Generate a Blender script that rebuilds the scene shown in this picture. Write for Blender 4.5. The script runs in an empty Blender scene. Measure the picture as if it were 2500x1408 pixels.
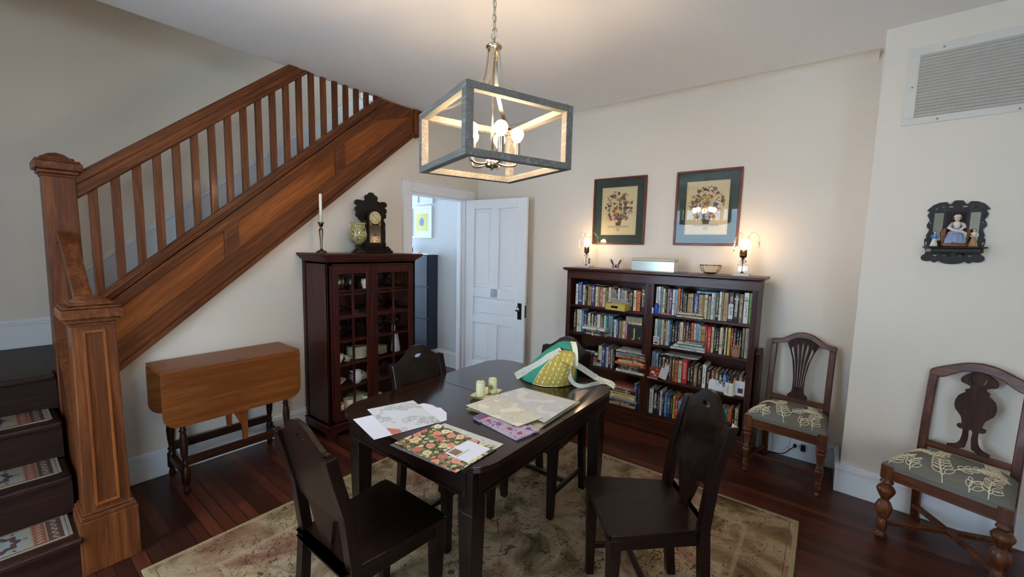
import bpy, bmesh, math, random
from math import sin, cos, pi, radians as R
from mathutils import Vector, Matrix
random.seed(7)
S = bpy.context.scene
C = S.collection

# ------------------------------------------------------------------ camera, exposure, world, daylight
cam_d = bpy.data.cameras.new('camera'); cam = bpy.data.objects.new('camera', cam_d); C.objects.link(cam)
cam_d.sensor_width = 36; cam_d.lens = 14.4; cam_d.clip_start = .02
yaw, pitch, roll = -.65375, .10100, .022965
fw = Vector((sin(yaw)*cos(pitch), cos(yaw)*cos(pitch), -sin(pitch)))
r0 = Vector((cos(yaw), -sin(yaw), 0)); u0 = r0.cross(fw)
rt = cos(roll)*r0 + sin(roll)*u0; up = -sin(roll)*r0 + cos(roll)*u0
m = Matrix.Identity(4)
for i in range(3):
    m[i][0], m[i][1], m[i][2] = rt[i], up[i], -fw[i]
m.translation = (0, 0, 1.52)
cam.matrix_world = m
S.camera = cam
S.view_settings.view_transform = 'Standard'; S.view_settings.look = 'None'
S.view_settings.gamma = 1; S.view_settings.use_curve_mapping = False
S.view_settings.exposure = 1.54
S.cycles.max_bounces = 7; S.cycles.diffuse_bounces = 5; S.cycles.glossy_bounces = 3; S.cycles.transparent_max_bounces = 10
S.cycles.use_adaptive_sampling = True; S.cycles.adaptive_threshold = .03; S.cycles.transmission_bounces = 5; S.cycles.sample_clamp_indirect = 4; S.cycles.caustics_refractive = False; S.cycles.caustics_reflective = False

DAY = 11.
w = bpy.data.worlds.new('overcast_sky'); S.world = w; w.use_nodes = True
bg = w.node_tree.nodes['Background']; bg.inputs[0].default_value = (.63, .80, 1, 1); bg.inputs[1].default_value = DAY

def portal(name, loc, rot, sx, sy):
    d = bpy.data.lights.new(name, 'AREA'); d.shape = 'RECTANGLE'; d.size = sx; d.size_y = sy
    d.cycles.is_portal = True
    o = bpy.data.objects.new(name, d); C.objects.link(o); o.location = loc; o.rotation_euler = rot
    return o
WIN = dict(a=(-2.75, -1.15, .16, 2.4))        # back wall window, sill lowered to brighten the ceiling: x0,x1,z0,z1
YB = -1.75
for k, (x0, x1, z0, z1) in WIN.items():
    portal('window_daylight', ((x0+x1)/2, YB-.14, (z0+z1)/2), (R(-90), 0, pi), x1-x0, z1-z0)
portal('window_daylight', (2.36, -1.1, 1.75), (0, R(90), 0), 1.2, .9)  # portal of the added side window
portal('window_daylight', (-6.36, 2.95, 1.5), (0, R(-90), 0), 1.6, 1.0)
portal('window_daylight', (-4.36, 3.1, 3.55), (0, R(-90), 0), .8, .8)
BULB, LAMP = 55., 26.

# ------------------------------------------------------------------ helpers
def lin(h):
    h = h.lstrip('#')
    f = lambda v: v/12.92 if v <= .04045 else ((v+.055)/1.055)**2.4
    return tuple(f(int(h[i:i+2], 16)/255) for i in (0, 2, 4)) + (1,)
MC = {}
def mat(name, col='#808080', rough=.5, metal=0., spec=.5, coat=0., emit=None, es=0., trans=0., ior=1.45, alpha=1.):
    if name in MC: return MC[name]
    M = bpy.data.materials.new(name); M.use_nodes = True
    p = M.node_tree.nodes['Principled BSDF']
    p.inputs['Base Color'].default_value = lin(col); p.inputs['Roughness'].default_value = rough
    p.inputs['Metallic'].default_value = metal; p.inputs['Specular IOR Level'].default_value = spec
    p.inputs['Coat Weight'].default_value = coat; p.inputs['Coat Roughness'].default_value = .15
    p.inputs['Transmission Weight'].default_value = trans; p.inputs['IOR'].default_value = ior
    p.inputs['Alpha'].default_value = alpha
    if emit: p.inputs['Emission Color'].default_value = lin(emit); p.inputs['Emission Strength'].default_value = es
    MC[name] = M
    return M
class NT:
    def __init__(s, M): s.t = M.node_tree; s.p = s.t.nodes['Principled BSDF']
    def n(s, ty, **kw):
        x = s.t.nodes.new(ty)
        for k, v in kw.items():
            if k.startswith('i_'):
                kk = k[2:]; x.inputs[int(kk) if kk.isdigit() else kk.replace('_', ' ')].default_value = v
            else: setattr(x, k, v)
        return x
    def l(s, a, b): s.t.links.new(a, b)
    def math(s, op, a, b=None, clamp=False):
        x = s.n('ShaderNodeMath', operation=op, use_clamp=clamp)
        for i, v in enumerate((a, b)):
            if v is None: continue
            if isinstance(v, (int, float)): x.inputs[i].default_value = v
            else: s.l(v, x.inputs[i])
        return x.outputs[0]
    def mix(s, f, a, b, blend='MIX'):
        x = s.n('ShaderNodeMix', data_type='RGBA', blend_type=blend)
        for i, v in ((0, f), (6, a), (7, b)):
            if isinstance(v, (int, float)): x.inputs[i].default_value = v
            elif isinstance(v, tuple): x.inputs[i].default_value = v
            elif isinstance(v, str): x.inputs[i].default_value = lin(v)
            else: s.l(v, x.inputs[i])
        return x.outputs[2]
    def ramp(s, f, stops, interp='LINEAR'):
        x = s.n('ShaderNodeValToRGB'); e = x.color_ramp.elements; x.color_ramp.interpolation = interp
        while len(e) < len(stops): e.new(.5)
        for i, (p_, c_) in enumerate(stops): e[i].position = p_; e[i].color = lin(c_)
        s.l(f, x.inputs[0]); return x.outputs[0]
    def coord(s, scale=(1, 1, 1), rot=(0, 0, 0), kind='Object', loc=(0, 0, 0)):
        tc = s.n('ShaderNodeTexCoord'); mp = s.n('ShaderNodeMapping')
        mp.inputs['Scale'].default_value = scale; mp.inputs['Rotation'].default_value = rot; mp.inputs['Location'].default_value = loc
        s.l(tc.outputs[kind], mp.inputs[0]); return mp.outputs[0]
    def noise(s, vec, scale=5, detail=3, rough=.5, dist=0):
        x = s.n('ShaderNodeTexNoise'); x.inputs['Scale'].default_value = scale; x.inputs['Detail'].default_value = detail
        x.inputs['Roughness'].default_value = rough; x.inputs['Distortion'].default_value = dist
        s.l(vec, x.inputs['Vector']); return x.outputs['Fac']
    def bump(s, h, st=.2, dist=.002):
        b = s.n('ShaderNodeBump'); b.inputs['Strength'].default_value = st; b.inputs['Distance'].default_value = dist
        s.l(h, b.inputs['Height']); s.l(b.outputs[0], s.p.inputs['Normal'])
def wood(name, c1, c2, axis='z', rough=.32, sc=1., coat=.25, c3=None, spec=.3):
    key = name+'_'+axis
    if key in MC: return MC[key]
    M = mat(key, c1, rough+.06, coat=coat*.35, spec=spec); t = NT(M)
    s_ = {'x': (1.2, 22, 22), 'y': (22, 1.2, 22), 'z': (22, 22, 1.2), 'd': (22, 1.2, 22)}[axis]
    base_v = t.coord(rot=(R(-39.8), 0, 0) if axis == 'd' else (0, 0, 0))
    def scl(k):
        mp = t.n('ShaderNodeMapping'); mp.inputs['Scale'].default_value = tuple(a*sc*k for a in s_); t.l(base_v, mp.inputs[0]); return mp.outputs[0]
    v = scl(1); n1 = t.noise(v, 1.6, 6, .6, 1.2); n2 = t.noise(scl(5), 2, 2, .5)
    col = t.ramp(n1, [(.3, c3 or c2), (.5, c2), (.68, c1)])
    col = t.mix(t.math('MULTIPLY', n2, .45), col, c2)
    t.l(col, t.p.inputs['Base Color'])
    t.bump(n2, .08, .001)
    return M
def tint(name, col, rough=.6, amp=.12, scale=8, bump=0., **kw):
    if name in MC: return MC[name]
    M = mat(name, col, rough, **kw); t = NT(M)
    v = t.coord(); n = t.noise(v, scale, 5, .6)
    c = lin(col); d = tuple(x*(1-amp) for x in c[:3])+(1,); h = tuple(min(1, x*(1+amp)) for x in c[:3])+(1,)
    t.l(t.mix(n, d, h), t.p.inputs['Base Color'])
    if bump: t.bump(t.noise(v, scale*12, 3), bump, .001)
    return M

def thing(name, label, cat, loc=(0, 0, 0), rz=0., group=None):
    o = bpy.data.objects.new(name, None); C.objects.link(o); o.empty_display_size = .05
    o.location = loc; o.rotation_euler = (0, 0, rz); o['label'] = label; o['category'] = cat
    if group: o['group'] = group
    return o
def tag(o, label, cat, group=None, kind=None):
    o['label'] = label; o['category'] = cat
    if group: o['group'] = group
    if kind: o['kind'] = kind
    return o
def wm(o):
    M = Matrix.Translation(o.location) @ o.rotation_euler.to_matrix().to_4x4()
    M = M @ Matrix.Diagonal((*o.scale, 1))
    return wm(o.parent) @ o.matrix_parent_inverse @ M if o.parent else M
class B:
    def __init__(s): s.bm = bmesh.new(); s.mi = 0; s.T = Matrix.Identity(4)
    def _f(s, fs, smooth=False):
        for f in fs: f.material_index = s.mi; f.smooth = smooth
    def v(s, p): return s.bm.verts.new(s.T @ Vector(p))
    def poly(s, pts):
        f = s.bm.faces.new([s.v(p) for p in pts]); s._f([f]); return s
    def box(s, c, d, rz=0., M=None):
        T = M or (Matrix.Translation(c) @ Matrix.Rotation(rz, 4, 'Z'))
        if M: T = M @ Matrix.Translation(c)
        h = [x/2 for x in d]
        vs = [s.v(T @ Vector((sx*h[0], sy*h[1], sz*h[2]))) for sz in (-1, 1) for sx, sy in ((-1, -1), (1, -1), (1, 1), (-1, 1))]
        fs = [s.bm.faces.new([vs[i] for i in q]) for q in ((3, 2, 1, 0), (4, 5, 6, 7), (0, 1, 5, 4), (1, 2, 6, 5), (2, 3, 7, 6), (3, 0, 4, 7))]
        s._f(fs); return s
    def b2(s, x0, x1, y0, y1, z0, z1): return s.box(((x0+x1)/2, (y0+y1)/2, (z0+z1)/2), (abs(x1-x0), abs(y1-y0), abs(z1-z0)))
    def taper(s, p0, p1, d0, d1):
        # square bar from p0 to p1 with (w,d) sections in world x/y
        vs = []
        for p, d in ((p0, d0), (p1, d1)):
            for sx, sy in ((-1, -1), (1, -1), (1, 1), (-1, 1)): vs.append(s.v((p[0]+sx*d[0]/2, p[1]+sy*d[1]/2, p[2])))
        fs = [s.bm.faces.new([vs[i] for i in q]) for q in ((3, 2, 1, 0), (4, 5, 6, 7), (0, 1, 5, 4), (1, 2, 6, 5), (2, 3, 7, 6), (3, 0, 4, 7))]
        s._f(fs); return s
    def bar(s, a, b, wd, ht, upv=(0, 0, 1)):
        a, b = Vector(a), Vector(b); d = b-a; L = d.length; d.normalize(); u = Vector(upv)
        x = d.cross(u)
        if x.length < 1e-4: x = Vector((1, 0, 0))
        x.normalize(); z = x.cross(d)
        M = Matrix((( *x, ), ( *d, ), ( *z, ))).transposed().to_4x4(); M.translation = (a+b)/2
        return s.box((0, 0, 0), (wd, L, ht), M=M)
    def prism(s, pts, z0, z1, M=None):
        # pts: 2D outline extruded along local z
        M = M or Matrix.Identity(4); n = len(pts)
        lo = [s.v(M @ Vector((x, y, z0))) for x, y in pts]; hi = [s.v(M @ Vector((x, y, z1))) for x, y in pts]
        fs = [s.bm.faces.new(lo[::-1]), s.bm.faces.new(hi)]
        fs += [s.bm.faces.new((lo[i], lo[(i+1) % n], hi[(i+1) % n], hi[i])) for i in range(n)]
        s._f(fs); return s
    def lathe(s, prof, c=(0, 0, 0), n=24, smooth=True, M=None, cap=True):
        M = M or Matrix.Translation(c); rings = []
        for r, z in prof:
            if r < 1e-5: rings.append([s.v(M @ Vector((0, 0, z)))])
            else: rings.append([s.v(M @ Vector((r*cos(2*pi*i/n), r*sin(2*pi*i/n), z))) for i in range(n)])
        fs = []
        for a, b in zip(rings, rings[1:]):
            for i in range(n):
                j = (i+1) % n
                if len(a) == 1 and len(b) == 1: continue
                if len(a) == 1: fs.append(s.bm.faces.new((a[0], b[i], b[j])))
                elif len(b) == 1: fs.append(s.bm.faces.new((a[i], a[j], b[0])))
                else: fs.append(s.bm.faces.new((a[i], a[j], b[j], b[i])))
        if cap:
            if len(rings[0]) > 1: fs.append(s.bm.faces.new(rings[0][::-1]))
            if len(rings[-1]) > 1: fs.append(s.bm.faces.new(rings[-1]))
        s._f(fs, smooth); return s
    def tube(s, pts, r, n=8, closed=False, smooth=True):
        pts = [Vector(p) for p in pts]; N = len(pts); rings = []
        rr = r if isinstance(r, (list, tuple)) else [r]*N
        px = None
        for i, p in enumerate(pts):
            if closed: d = pts[(i+1) % N]-pts[i-1]
            else: d = pts[min(i+1, N-1)]-pts[max(i-1, 0)]
            d.normalize()
            if px is None:
                px = d.orthogonal().normalized()
            px = (px - d*px.dot(d)).normalized(); py = d.cross(px)
            rings.append([s.v(p+rr[i]*(cos(2*pi*k/n)*px+sin(2*pi*k/n)*py)) for k in range(n)])
        fs = []
        for i in range(N if closed else N-1):
            a, b = rings[i], rings[(i+1) % N]
            for k in range(n): fs.append(s.bm.faces.new((a[k], a[(k+1) % n], b[(k+1) % n], b[k])))
        if not closed: fs += [s.bm.faces.new(rings[0][::-1]), s.bm.faces.new(rings[-1])]
        s._f(fs, smooth); return s
    def ribbon(s, pts, wd, th, side=None, smooth=True):
        # flat strap along pts; side = list of width directions
        pts = [Vector(p) for p in pts]; N = len(pts); rings = []
        for i, p in enumerate(pts):
            d = (pts[min(i+1, N-1)]-pts[max(i-1, 0)]).normalized()
            sd = Vector(side[i] if isinstance(side, list) else side); sd = (sd-d*sd.dot(d)).normalized(); nn = d.cross(sd)
            w_ = wd[i] if isinstance(wd, list) else wd
            rings.append([s.v(p+a*sd*w_/2+b*nn*th/2) for a, b in ((-1, -1), (1, -1), (1, 1), (-1, 1))])
        fs = []
        for a, b in zip(rings, rings[1:]):
            for k in range(4): fs.append(s.bm.faces.new((a[k], a[(k+1) % 4], b[(k+1) % 4], b[k])))
        fs += [s.bm.faces.new(rings[0][::-1]), s.bm.faces.new(rings[-1])]
        s._f(fs, False); return s
    def grid(s, fn, nu, nv, smooth=True):
        V_ = [[s.v(fn(i/nu, j/nv)) for j in range(nv+1)] for i in range(nu+1)]
        fs = [s.bm.faces.new((V_[i][j], V_[i+1][j], V_[i+1][j+1], V_[i][j+1])) for i in range(nu) for j in range(nv)]
        s._f(fs, smooth); return s
    def ball(s, c, r, n=16, m_=10, sc=(1, 1, 1)):
        prof = [(r*sin(pi*i/m_), -r*cos(pi*i/m_)) for i in range(m_+1)]
        M = Matrix.Translation(c) @ Matrix.Diagonal((*sc, 1))
        return s.lathe(prof, n=n, M=M)
    def done(s, name, mats, parent=None, world=False, bevel=0, label=None, recalc=True, auto=None, sub=0):
        if recalc: bmesh.ops.recalc_face_normals(s.bm, faces=s.bm.faces)
        me = bpy.data.meshes.new(name); s.bm.to_mesh(me); s.bm.free()
        for M in (mats if isinstance(mats, (list, tuple)) else [mats]): me.materials.append(M)
        return link(name, me, parent, world, bevel, label, sub)
def link(name, me, parent=None, world=False, bevel=0, label=None, sub=0):
    o = bpy.data.objects.new(name, me); C.objects.link(o)
    if parent:
        o.parent = parent
        if world: o.matrix_parent_inverse = wm(parent).inverted()
    if bevel:
        b = o.modifiers.new('bevel', 'BEVEL'); b.width = bevel; b.segments = 2; b.limit_method = 'ANGLE'; b.angle_limit = R(40)
    if sub:
        b = o.modifiers.new('sub', 'SUBSURF'); b.levels = sub; b.render_levels = sub
    if label: o['label'] = label
    return o
def plate(name, outs, t, M_, parent=None, T=None, bevel=0., label=None, world=False):
    """flat board cut to outlines (with holes), thickness t, in local XY then moved by T"""
    cu = bpy.data.curves.new(name, 'CURVE'); cu.dimensions = '2D'; cu.fill_mode = 'BOTH'
    cu.extrude = t/2-bevel; cu.bevel_depth = bevel; cu.bevel_resolution = 1; cu.offset = -bevel
    for o_ in outs:
        sp = cu.splines.new('POLY'); sp.points.add(len(o_)-1); sp.use_cyclic_u = True
        for i, p in enumerate(o_): sp.points[i].co = (p[0], p[1], 0, 1)
    tmp = bpy.data.objects.new('tmp', cu); C.objects.link(tmp)
    bpy.context.view_layer.update()
    dg = bpy.context.evaluated_depsgraph_get(); me = bpy.data.meshes.new_from_object(tmp.evaluated_get(dg))
    bpy.data.objects.remove(tmp); me.name = name
    if T is not None: me.transform(T)
    me.materials.clear(); me.materials.append(M_)
    return link(name, me, parent, world, 0, label)
XZ = Matrix(((1, 0, 0, 0), (0, 0, -1, 0), (0, 1, 0, 0), (0, 0, 0, 1)))      # outline x,y -> x,z facing -y
YZ = Matrix(((0, 0, 1, 0), (1, 0, 0, 0), (0, 1, 0, 0), (0, 0, 0, 1)))       # outline x,y -> y,z facing +x
def cat_rom(P, k=6, closed=True):
    n = len(P); out = []
    for i in range(n if closed else n-1):
        p = [Vector(P[(i+j-1) % n] if closed else P[max(0, min(n-1, i+j-1))]) for j in range(4)]
        for q in range(k):
            t = q/k
            out.append(.5*((2*p[1])+(-p[0]+p[2])*t+(2*p[0]-5*p[1]+4*p[2]-p[3])*t*t+(-p[0]+3*p[1]-3*p[2]+p[3])*t**3))
    if not closed: out.append(Vector(P[-1]))
    return [tuple(v) for v in out]
def rrect(x0, x1, y0, y1, r, k=6):
    rs = r if isinstance(r, (list, tuple)) else [r]*4; out = []
    for (cx, cy, a0), q in zip(((x1, y1, 0), (x0, y1, 90), (x0, y0, 180), (x1, y0, 270)), rs):
        sx = -1 if cx == x1 else 1; sy = -1 if cy == y1 else 1
        for i in range(k+1):
            a = R(a0+90*i/k); out.append((cx+sx*q+q*cos(a), cy+sy*q+q*sin(a)))
    return out
def circ(cx, cy, r, n=20, ry=None): return [(cx+r*cos(2*pi*i/n), cy+(ry or r)*sin(2*pi*i/n)) for i in range(n)]
def text(name, s, size, M_, parent, T, label=None, world=False, ext=.0004):
    cu = bpy.data.curves.new(name, 'FONT'); cu.body = s; cu.size = size; cu.align_x = 'CENTER'; cu.align_y = 'CENTER'; cu.extrude = ext
    tmp = bpy.data.objects.new('tmp', cu); C.objects.link(tmp); bpy.context.view_layer.update()
    me = bpy.data.meshes.new_from_object(tmp.evaluated_get(bpy.context.evaluated_depsgraph_get())); bpy.data.objects.remove(tmp)
    me.transform(T); me.materials.clear(); me.materials.append(M_)
    return link(name, me, parent, world, 0, label)
def copy_tree(o, parent=None):
    c = o.copy(); C.objects.link(c)
    if parent: c.parent = parent
    for ch in [x for x in C.objects if x.parent == o]: copy_tree(ch, c)
    return c
def struct(o):
    o['kind'] = 'structure'; return o

# ------------------------------------------------------------------ materials of the shell
def plaster(name, col, bump=.12):
    M = mat(name, col, .75, spec=.2); t = NT(M); v = t.coord()
    n = t.noise(v, 1.3, 3); c = lin(col); t.l(t.mix(n, tuple(x*.96 for x in c[:3])+(1,), tuple(min(1, x*1.03) for x in c[:3])+(1,)), t.p.inputs['Base Color'])
    t.bump(t.noise(v, 60, 4), bump, .002); return M
WALL = plaster('warm_grey_wall_paint', '#dbd1c3'); CEIL = plaster('white_ceiling_paint', '#efeeed')
HALLW = plaster('pale_hall_paint', '#d3d6d8')
TRIM = tint('white_gloss_trim', '#e2e4e6', .35, .03)
DOORW = tint('white_door_paint', '#e4e5e6', .38, .03)
def floor_mat():
    M = mat('dark_plank_floor', '#38190f', .34, coat=.0, spec=.4); t = NT(M)
    br = t.n('ShaderNodeTexBrick'); br.offset = .37; br.squash = 1
    br.inputs['Color1'].default_value = lin('#6a3320'); br.inputs['Color2'].default_value = lin('#351810'); br.inputs['Mortar'].default_value = lin('#120705')
    br.inputs['Scale'].default_value = 1; br.inputs['Mortar Size'].default_value = .0022; br.inputs['Brick Width'].default_value = 1.1
    br.inputs['Row Height'].default_value = .058; br.inputs['Bias'].default_value = .1
    t.l(t.coord(), br.inputs['Vector'])
    n = t.noise(t.coord((2, 45, 20)), 2, 6, .65, 1)
    c = t.mix(t.math('MULTIPLY', t.math('SUBTRACT', n, .3), 1.6, True), br.outputs['Color'], '#231009'); t.l(c, t.p.inputs['Base Color'])
    t.l(t.math('ADD', t.math('MULTIPLY', n, .25), .2), t.p.inputs['Roughness'])
    t.bump(br.outputs['Fac'], -.3, .001); return M
FLOOR = floor_mat()
OAK = lambda a='z': wood('stair_oak', '#804923', '#5c3015', a, .34, 1, .2, '#40200d')
OAKL = lambda a='z': wood('stair_panel_oak', '#9a5a28', '#7d4319', a, .34, .8, .2, '#622f10')
TREAD = wood('dark_stair_tread', '#3f2115', '#26120b', 'y', .42, 1, 0)
GLASS = mat('clear_glass', '#ffffff', .02, trans=1., ior=1.45)
def pane_mat():
    if 'window_pane' in MC: return MC['window_pane']
    M = bpy.data.materials.new('window_pane'); M.use_nodes = True; t = M.node_tree; t.nodes.clear()
    o = t.nodes.new('ShaderNodeOutputMaterial'); mx = t.nodes.new('ShaderNodeMixShader'); a = t.nodes.new('ShaderNodeBsdfTransparent')
    g = t.nodes.new('ShaderNodeBsdfGlossy'); g.inputs['Roughness'].default_value = .02; f = t.nodes.new('ShaderNodeFresnel'); f.inputs[0].default_value = 1.5
    ge = t.nodes.new('ShaderNodeNewGeometry'); iv = t.nodes.new('ShaderNodeMath'); iv.operation = 'SUBTRACT'; iv.inputs[0].default_value = 1; t.links.new(ge.outputs['Backfacing'], iv.inputs[1]); mu = t.nodes.new('ShaderNodeMath'); mu.operation = 'MULTIPLY'; t.links.new(iv.outputs[0], mu.inputs[0]); t.links.new(f.outputs[0], mu.inputs[1]); t.links.new(mu.outputs[0], mx.inputs[0]); t.links.new(a.outputs[0], mx.inputs[1]); t.links.new(g.outputs[0], mx.inputs[2]); t.links.new(mx.outputs[0], o.inputs[0])
    MC['window_pane'] = M; return M
PANE = pane_mat()

# ------------------------------------------------------------------ room shell
XA, YW, ZC = -3.31, 3.63, 2.82
FX = -4.2
struct(B().b2(-6.5, 2.5, YB-.2, 4.9, -.12, 0).done('floor', FLOOR))
struct(B().b2(XA, 2.3, YB-.12, YW+.1, ZC, ZC+.28).done('ceiling', CEIL))
# wall A: under the stairs, with doorway; outline in y,z
DY0, DY1, DZ = 2.64, 3.42, 2.04
slo = .834
zb = lambda y: .767+(y-.485)*slo            # bottom edge of the stringer
wa = [(.22, 0), (DY0, 0), (DY0, DZ), (DY1, DZ), (DY1, 0), (YW, 0), (YW, ZC), (2.74, ZC), (2.74, zb(2.74)), (.22, zb(.22)+.12)]
struct(plate('wall_left', [wa], .12, WALL, T=Matrix.Translation((XA-.06, 0, 0)) @ YZ))
struct(B().b2(XA-.12, .5, YW, YW+.12, 0, ZC).done('wall_back', WALL))
tc = -.0752
ux, uy = cos(tc), sin(tc)
cm = Matrix.Translation((.167, 3.30, 0)) @ Matrix.Rotation(tc, 4, 'Z')
b = B(); b.T = cm; b.b2(0, 2.4, 0, .5, 0, ZC); struct(b.done('wall_right', WALL))
struct(B().b2(2.3, 2.42, YB, 3.4, 0, 1.15).b2(2.3, 2.42, YB, 3.4, 2.35, ZC).b2(2.3, 2.42, YB, -1.55, 1.15, 2.35).b2(2.3, 2.42, -.65, 3.4, 1.15, 2.35).done('wall_side', WALL))
b = B(); b.b2(-3.2, 2.42, YB-.12, YB, 0, .16).b2(-3.2, 2.42, YB-.12, YB, 2.4, ZC)
for x0, x1 in ((-3.2, -2.75), (-1.15, 2.42)): b.b2(x0, x1, YB-.12, YB, .16, 2.4)
struct(b.done('wall_front', WALL))
# stairwell walls
struct(B().b2(FX-.12, FX, -.87, 2.62, 0, 5.4).b2(FX-.12, FX, 2.62, 4.72, 2.5, 3.12).b2(FX-.12, FX, 2.62, 4.72, 3.95, 5.4).b2(FX-.12, FX, 2.62, 2.7, 3.12, 3.95).b2(FX-.12, FX, 3.5, 4.72, 3.12, 3.95).done('wall_stairwell', WALL))
struct(B().b2(FX, -2.4, -.87, -.77, 0, 2.82).b2(FX, XA, -.87, -.77, 2.82, 5.4).b2(-3.3, -3.2, YB-.12, -.87, 0, 2.82).done('wall_stair_side', WALL))
struct(B().b2(XA, XA+.1, -.87, 4.72, ZC+.28, 5.4).b2(FX, XA, 4.6, 4.72, 2.4, 5.4).done('wall_upper', WALL))
struct(B().b2(FX-.12, XA+.1, -.87, 4.72, 5.4, 5.5).done('ceiling_upper', CEIL))
struct(B().b2(FX, XA, 3.25, 4.6, 2.86, 3.06).done('floor_upper', TREAD))
# hall behind the doorway
struct(B().b2(-6.3, XA-.12, 3.53, 3.65, 0, 2.45).done('wall_hall_back', HALLW))
struct(B().b2(-6.3, XA-.12, 2.38, 2.5, 0, 2.45).done('wall_hall_front', HALLW))
struct(B().b2(-6.42, -6.3, 2.38, 3.65, 0, .7).b2(-6.42, -6.3, 2.38, 3.65, 2.3, 2.5).b2(-6.42, -6.3, 2.38, 2.5, .7, 2.3).b2(-6.42, -6.3, 3.4, 3.65, .7, 2.3).done('wall_hall_end', HALLW))
struct(B().b2(-6.42, XA-.12, 2.38, 3.65, 2.45, 2.5).done('ceiling_hall', HALLW))

def base(name, p0, p1, nrm, z=0., h=.175):
    p0, p1, nr = Vector((*p0, 0)), Vector((*p1, 0)), Vector((*nrm, 0)).normalized()
    b = B()
    for (d, z0, z1) in ((.018, 0, h-.035), (.024, h-.035, h-.02), (.014, h-.02, h)):
        n = [p0, p1, p1+nr*d, p0+nr*d]
        lo = [b.v((q.x, q.y, z+z0)) for q in n]; hi = [b.v((q.x, q.y, z+z1)) for q in n]
        fs = [b.bm.faces.new(lo[::-1]), b.bm.faces.new(hi)]+[b.bm.faces.new((lo[i], lo[(i+1) % 4], hi[(i+1) % 4], hi[i])) for i in range(4)]
    return struct(b.done(name, TRIM, bevel=.003))
base('baseboard_left', (XA, .38), (XA, 2.54), (1, 0))
base('baseboard_back', (-3.2, YW), (.16, YW), (0, -1))
c0, c1 = cm @ Vector((-.02, 0, 0)), cm @ Vector((2.3, 0, 0))
base('baseboard_right', c0[:2], c1[:2], (uy, -ux), h=.185)
base('baseboard_corner', (.165, 3.63), (.165, 3.28), (-1, 0), h=.185)
base('baseboard_hall', (-6.3, 3.53), (XA-.12, 3.53), (0, -1), h=.2)
base('baseboard_landing', (FX, -.77), (FX, .3), (1, 0), z=.78, h=.19)
# coved edge between back wall and ceiling
b = B(); n = 6
pr = [(YW, ZC), (YW, ZC-.07)]+[(YW-.07+.07*cos(R(90*i/n)), ZC-.07+.07*sin(R(90*i/n))) for i in range(1, n)]+[(YW-.07, ZC)]
b.T = Matrix(((0, 0, 1, 0), (1, 0, 0, 0), (0, 1, 0, 0), (0, 0, 0, 1)))
b.prism(pr, XA, .16); struct(b.done('trim_1', WALL))
# door casing
b = B()
b.b2(XA, XA+.022, DY0-.1, DY0, 0, DZ+.1).b2(XA, XA+.022, DY1, DY1+.13, 0, DZ+.1).b2(XA, XA+.022, DY0, DY1, DZ, DZ+.1)
b.b2(XA, XA+.03, DY0-.11, DY1+.14, DZ+.1, DZ+.112)
b.b2(XA-.12, XA+.005, DY0-.001, DY0+.018, 0, DZ).b2(XA-.12, XA+.005, DY1-.018, DY1+.001, 0, DZ).b2(XA-.12, XA+.005, DY0, DY1, DZ-.018, DZ+.001)
b.b2(XA-.08, XA-.045, DY0+.018, DY0+.03, 0, DZ-.018).b2(XA-.08, XA-.045, DY1-.03, DY1-.018, 0, DZ-.018)
struct(b.done('trim_2', TRIM, bevel=.003))
# windows
def window(name, x0, x1, z0, z1, T, f=.09):
    b = B(); b.T = T
    for q in ((x0-f, x0, z0-f, z1+f), (x1, x1+f, z0-f, z1+f), (x0, x1, z0-f, z0), (x0, x1, z1, z1+f)): b.b2(q[0], q[1], 0, .025, q[2], q[3])
    b.b2(x0-f-.02, x1+f+.02, 0, .06, z0-.03, z0)
    for q in ((x0, x0+.045, z0, z1), (x1-.045, x1, z0, z1), (x0+.045, x1-.045, z0, z0+.05), (x0+.045, x1-.045, z1-.045, z1), (x0+.045, x1-.045, (z0+z1)/2-.02, (z0+z1)/2+.02)): b.b2(q[0], q[1], -.08, -.03, q[2], q[3])
    o = struct(b.done(name, TRIM, bevel=.003))
    p = B(); p.T = T; p.b2(x0+.045, x1-.045, -.056, -.053, z0+.05, z1-.045); p.done('pane', PANE, o)
    return o
Tb = Matrix.Translation((0, YB, 0))
window('window_1', *WIN['a'], Tb)
window('window_4', -1.55, -.65, 1.15, 2.35, Matrix.Translation((2.3, 0, 0)) @ Matrix.Rotation(R(90), 4, 'Z'))  # unseen side window, added to brighten the left wall and stairs
window('window_2', 2.5, 3.4, .7, 2.3, Matrix.Translation((-6.3, 5.9, 0)) @ Matrix.Rotation(R(-90), 4, 'Z'))
window('window_3', 2.7, 3.5, 3.12, 3.95, Matrix.Translation((FX, 6.2, 0)) @ Matrix.Rotation(R(-90), 4, 'Z'), .04)

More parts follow.
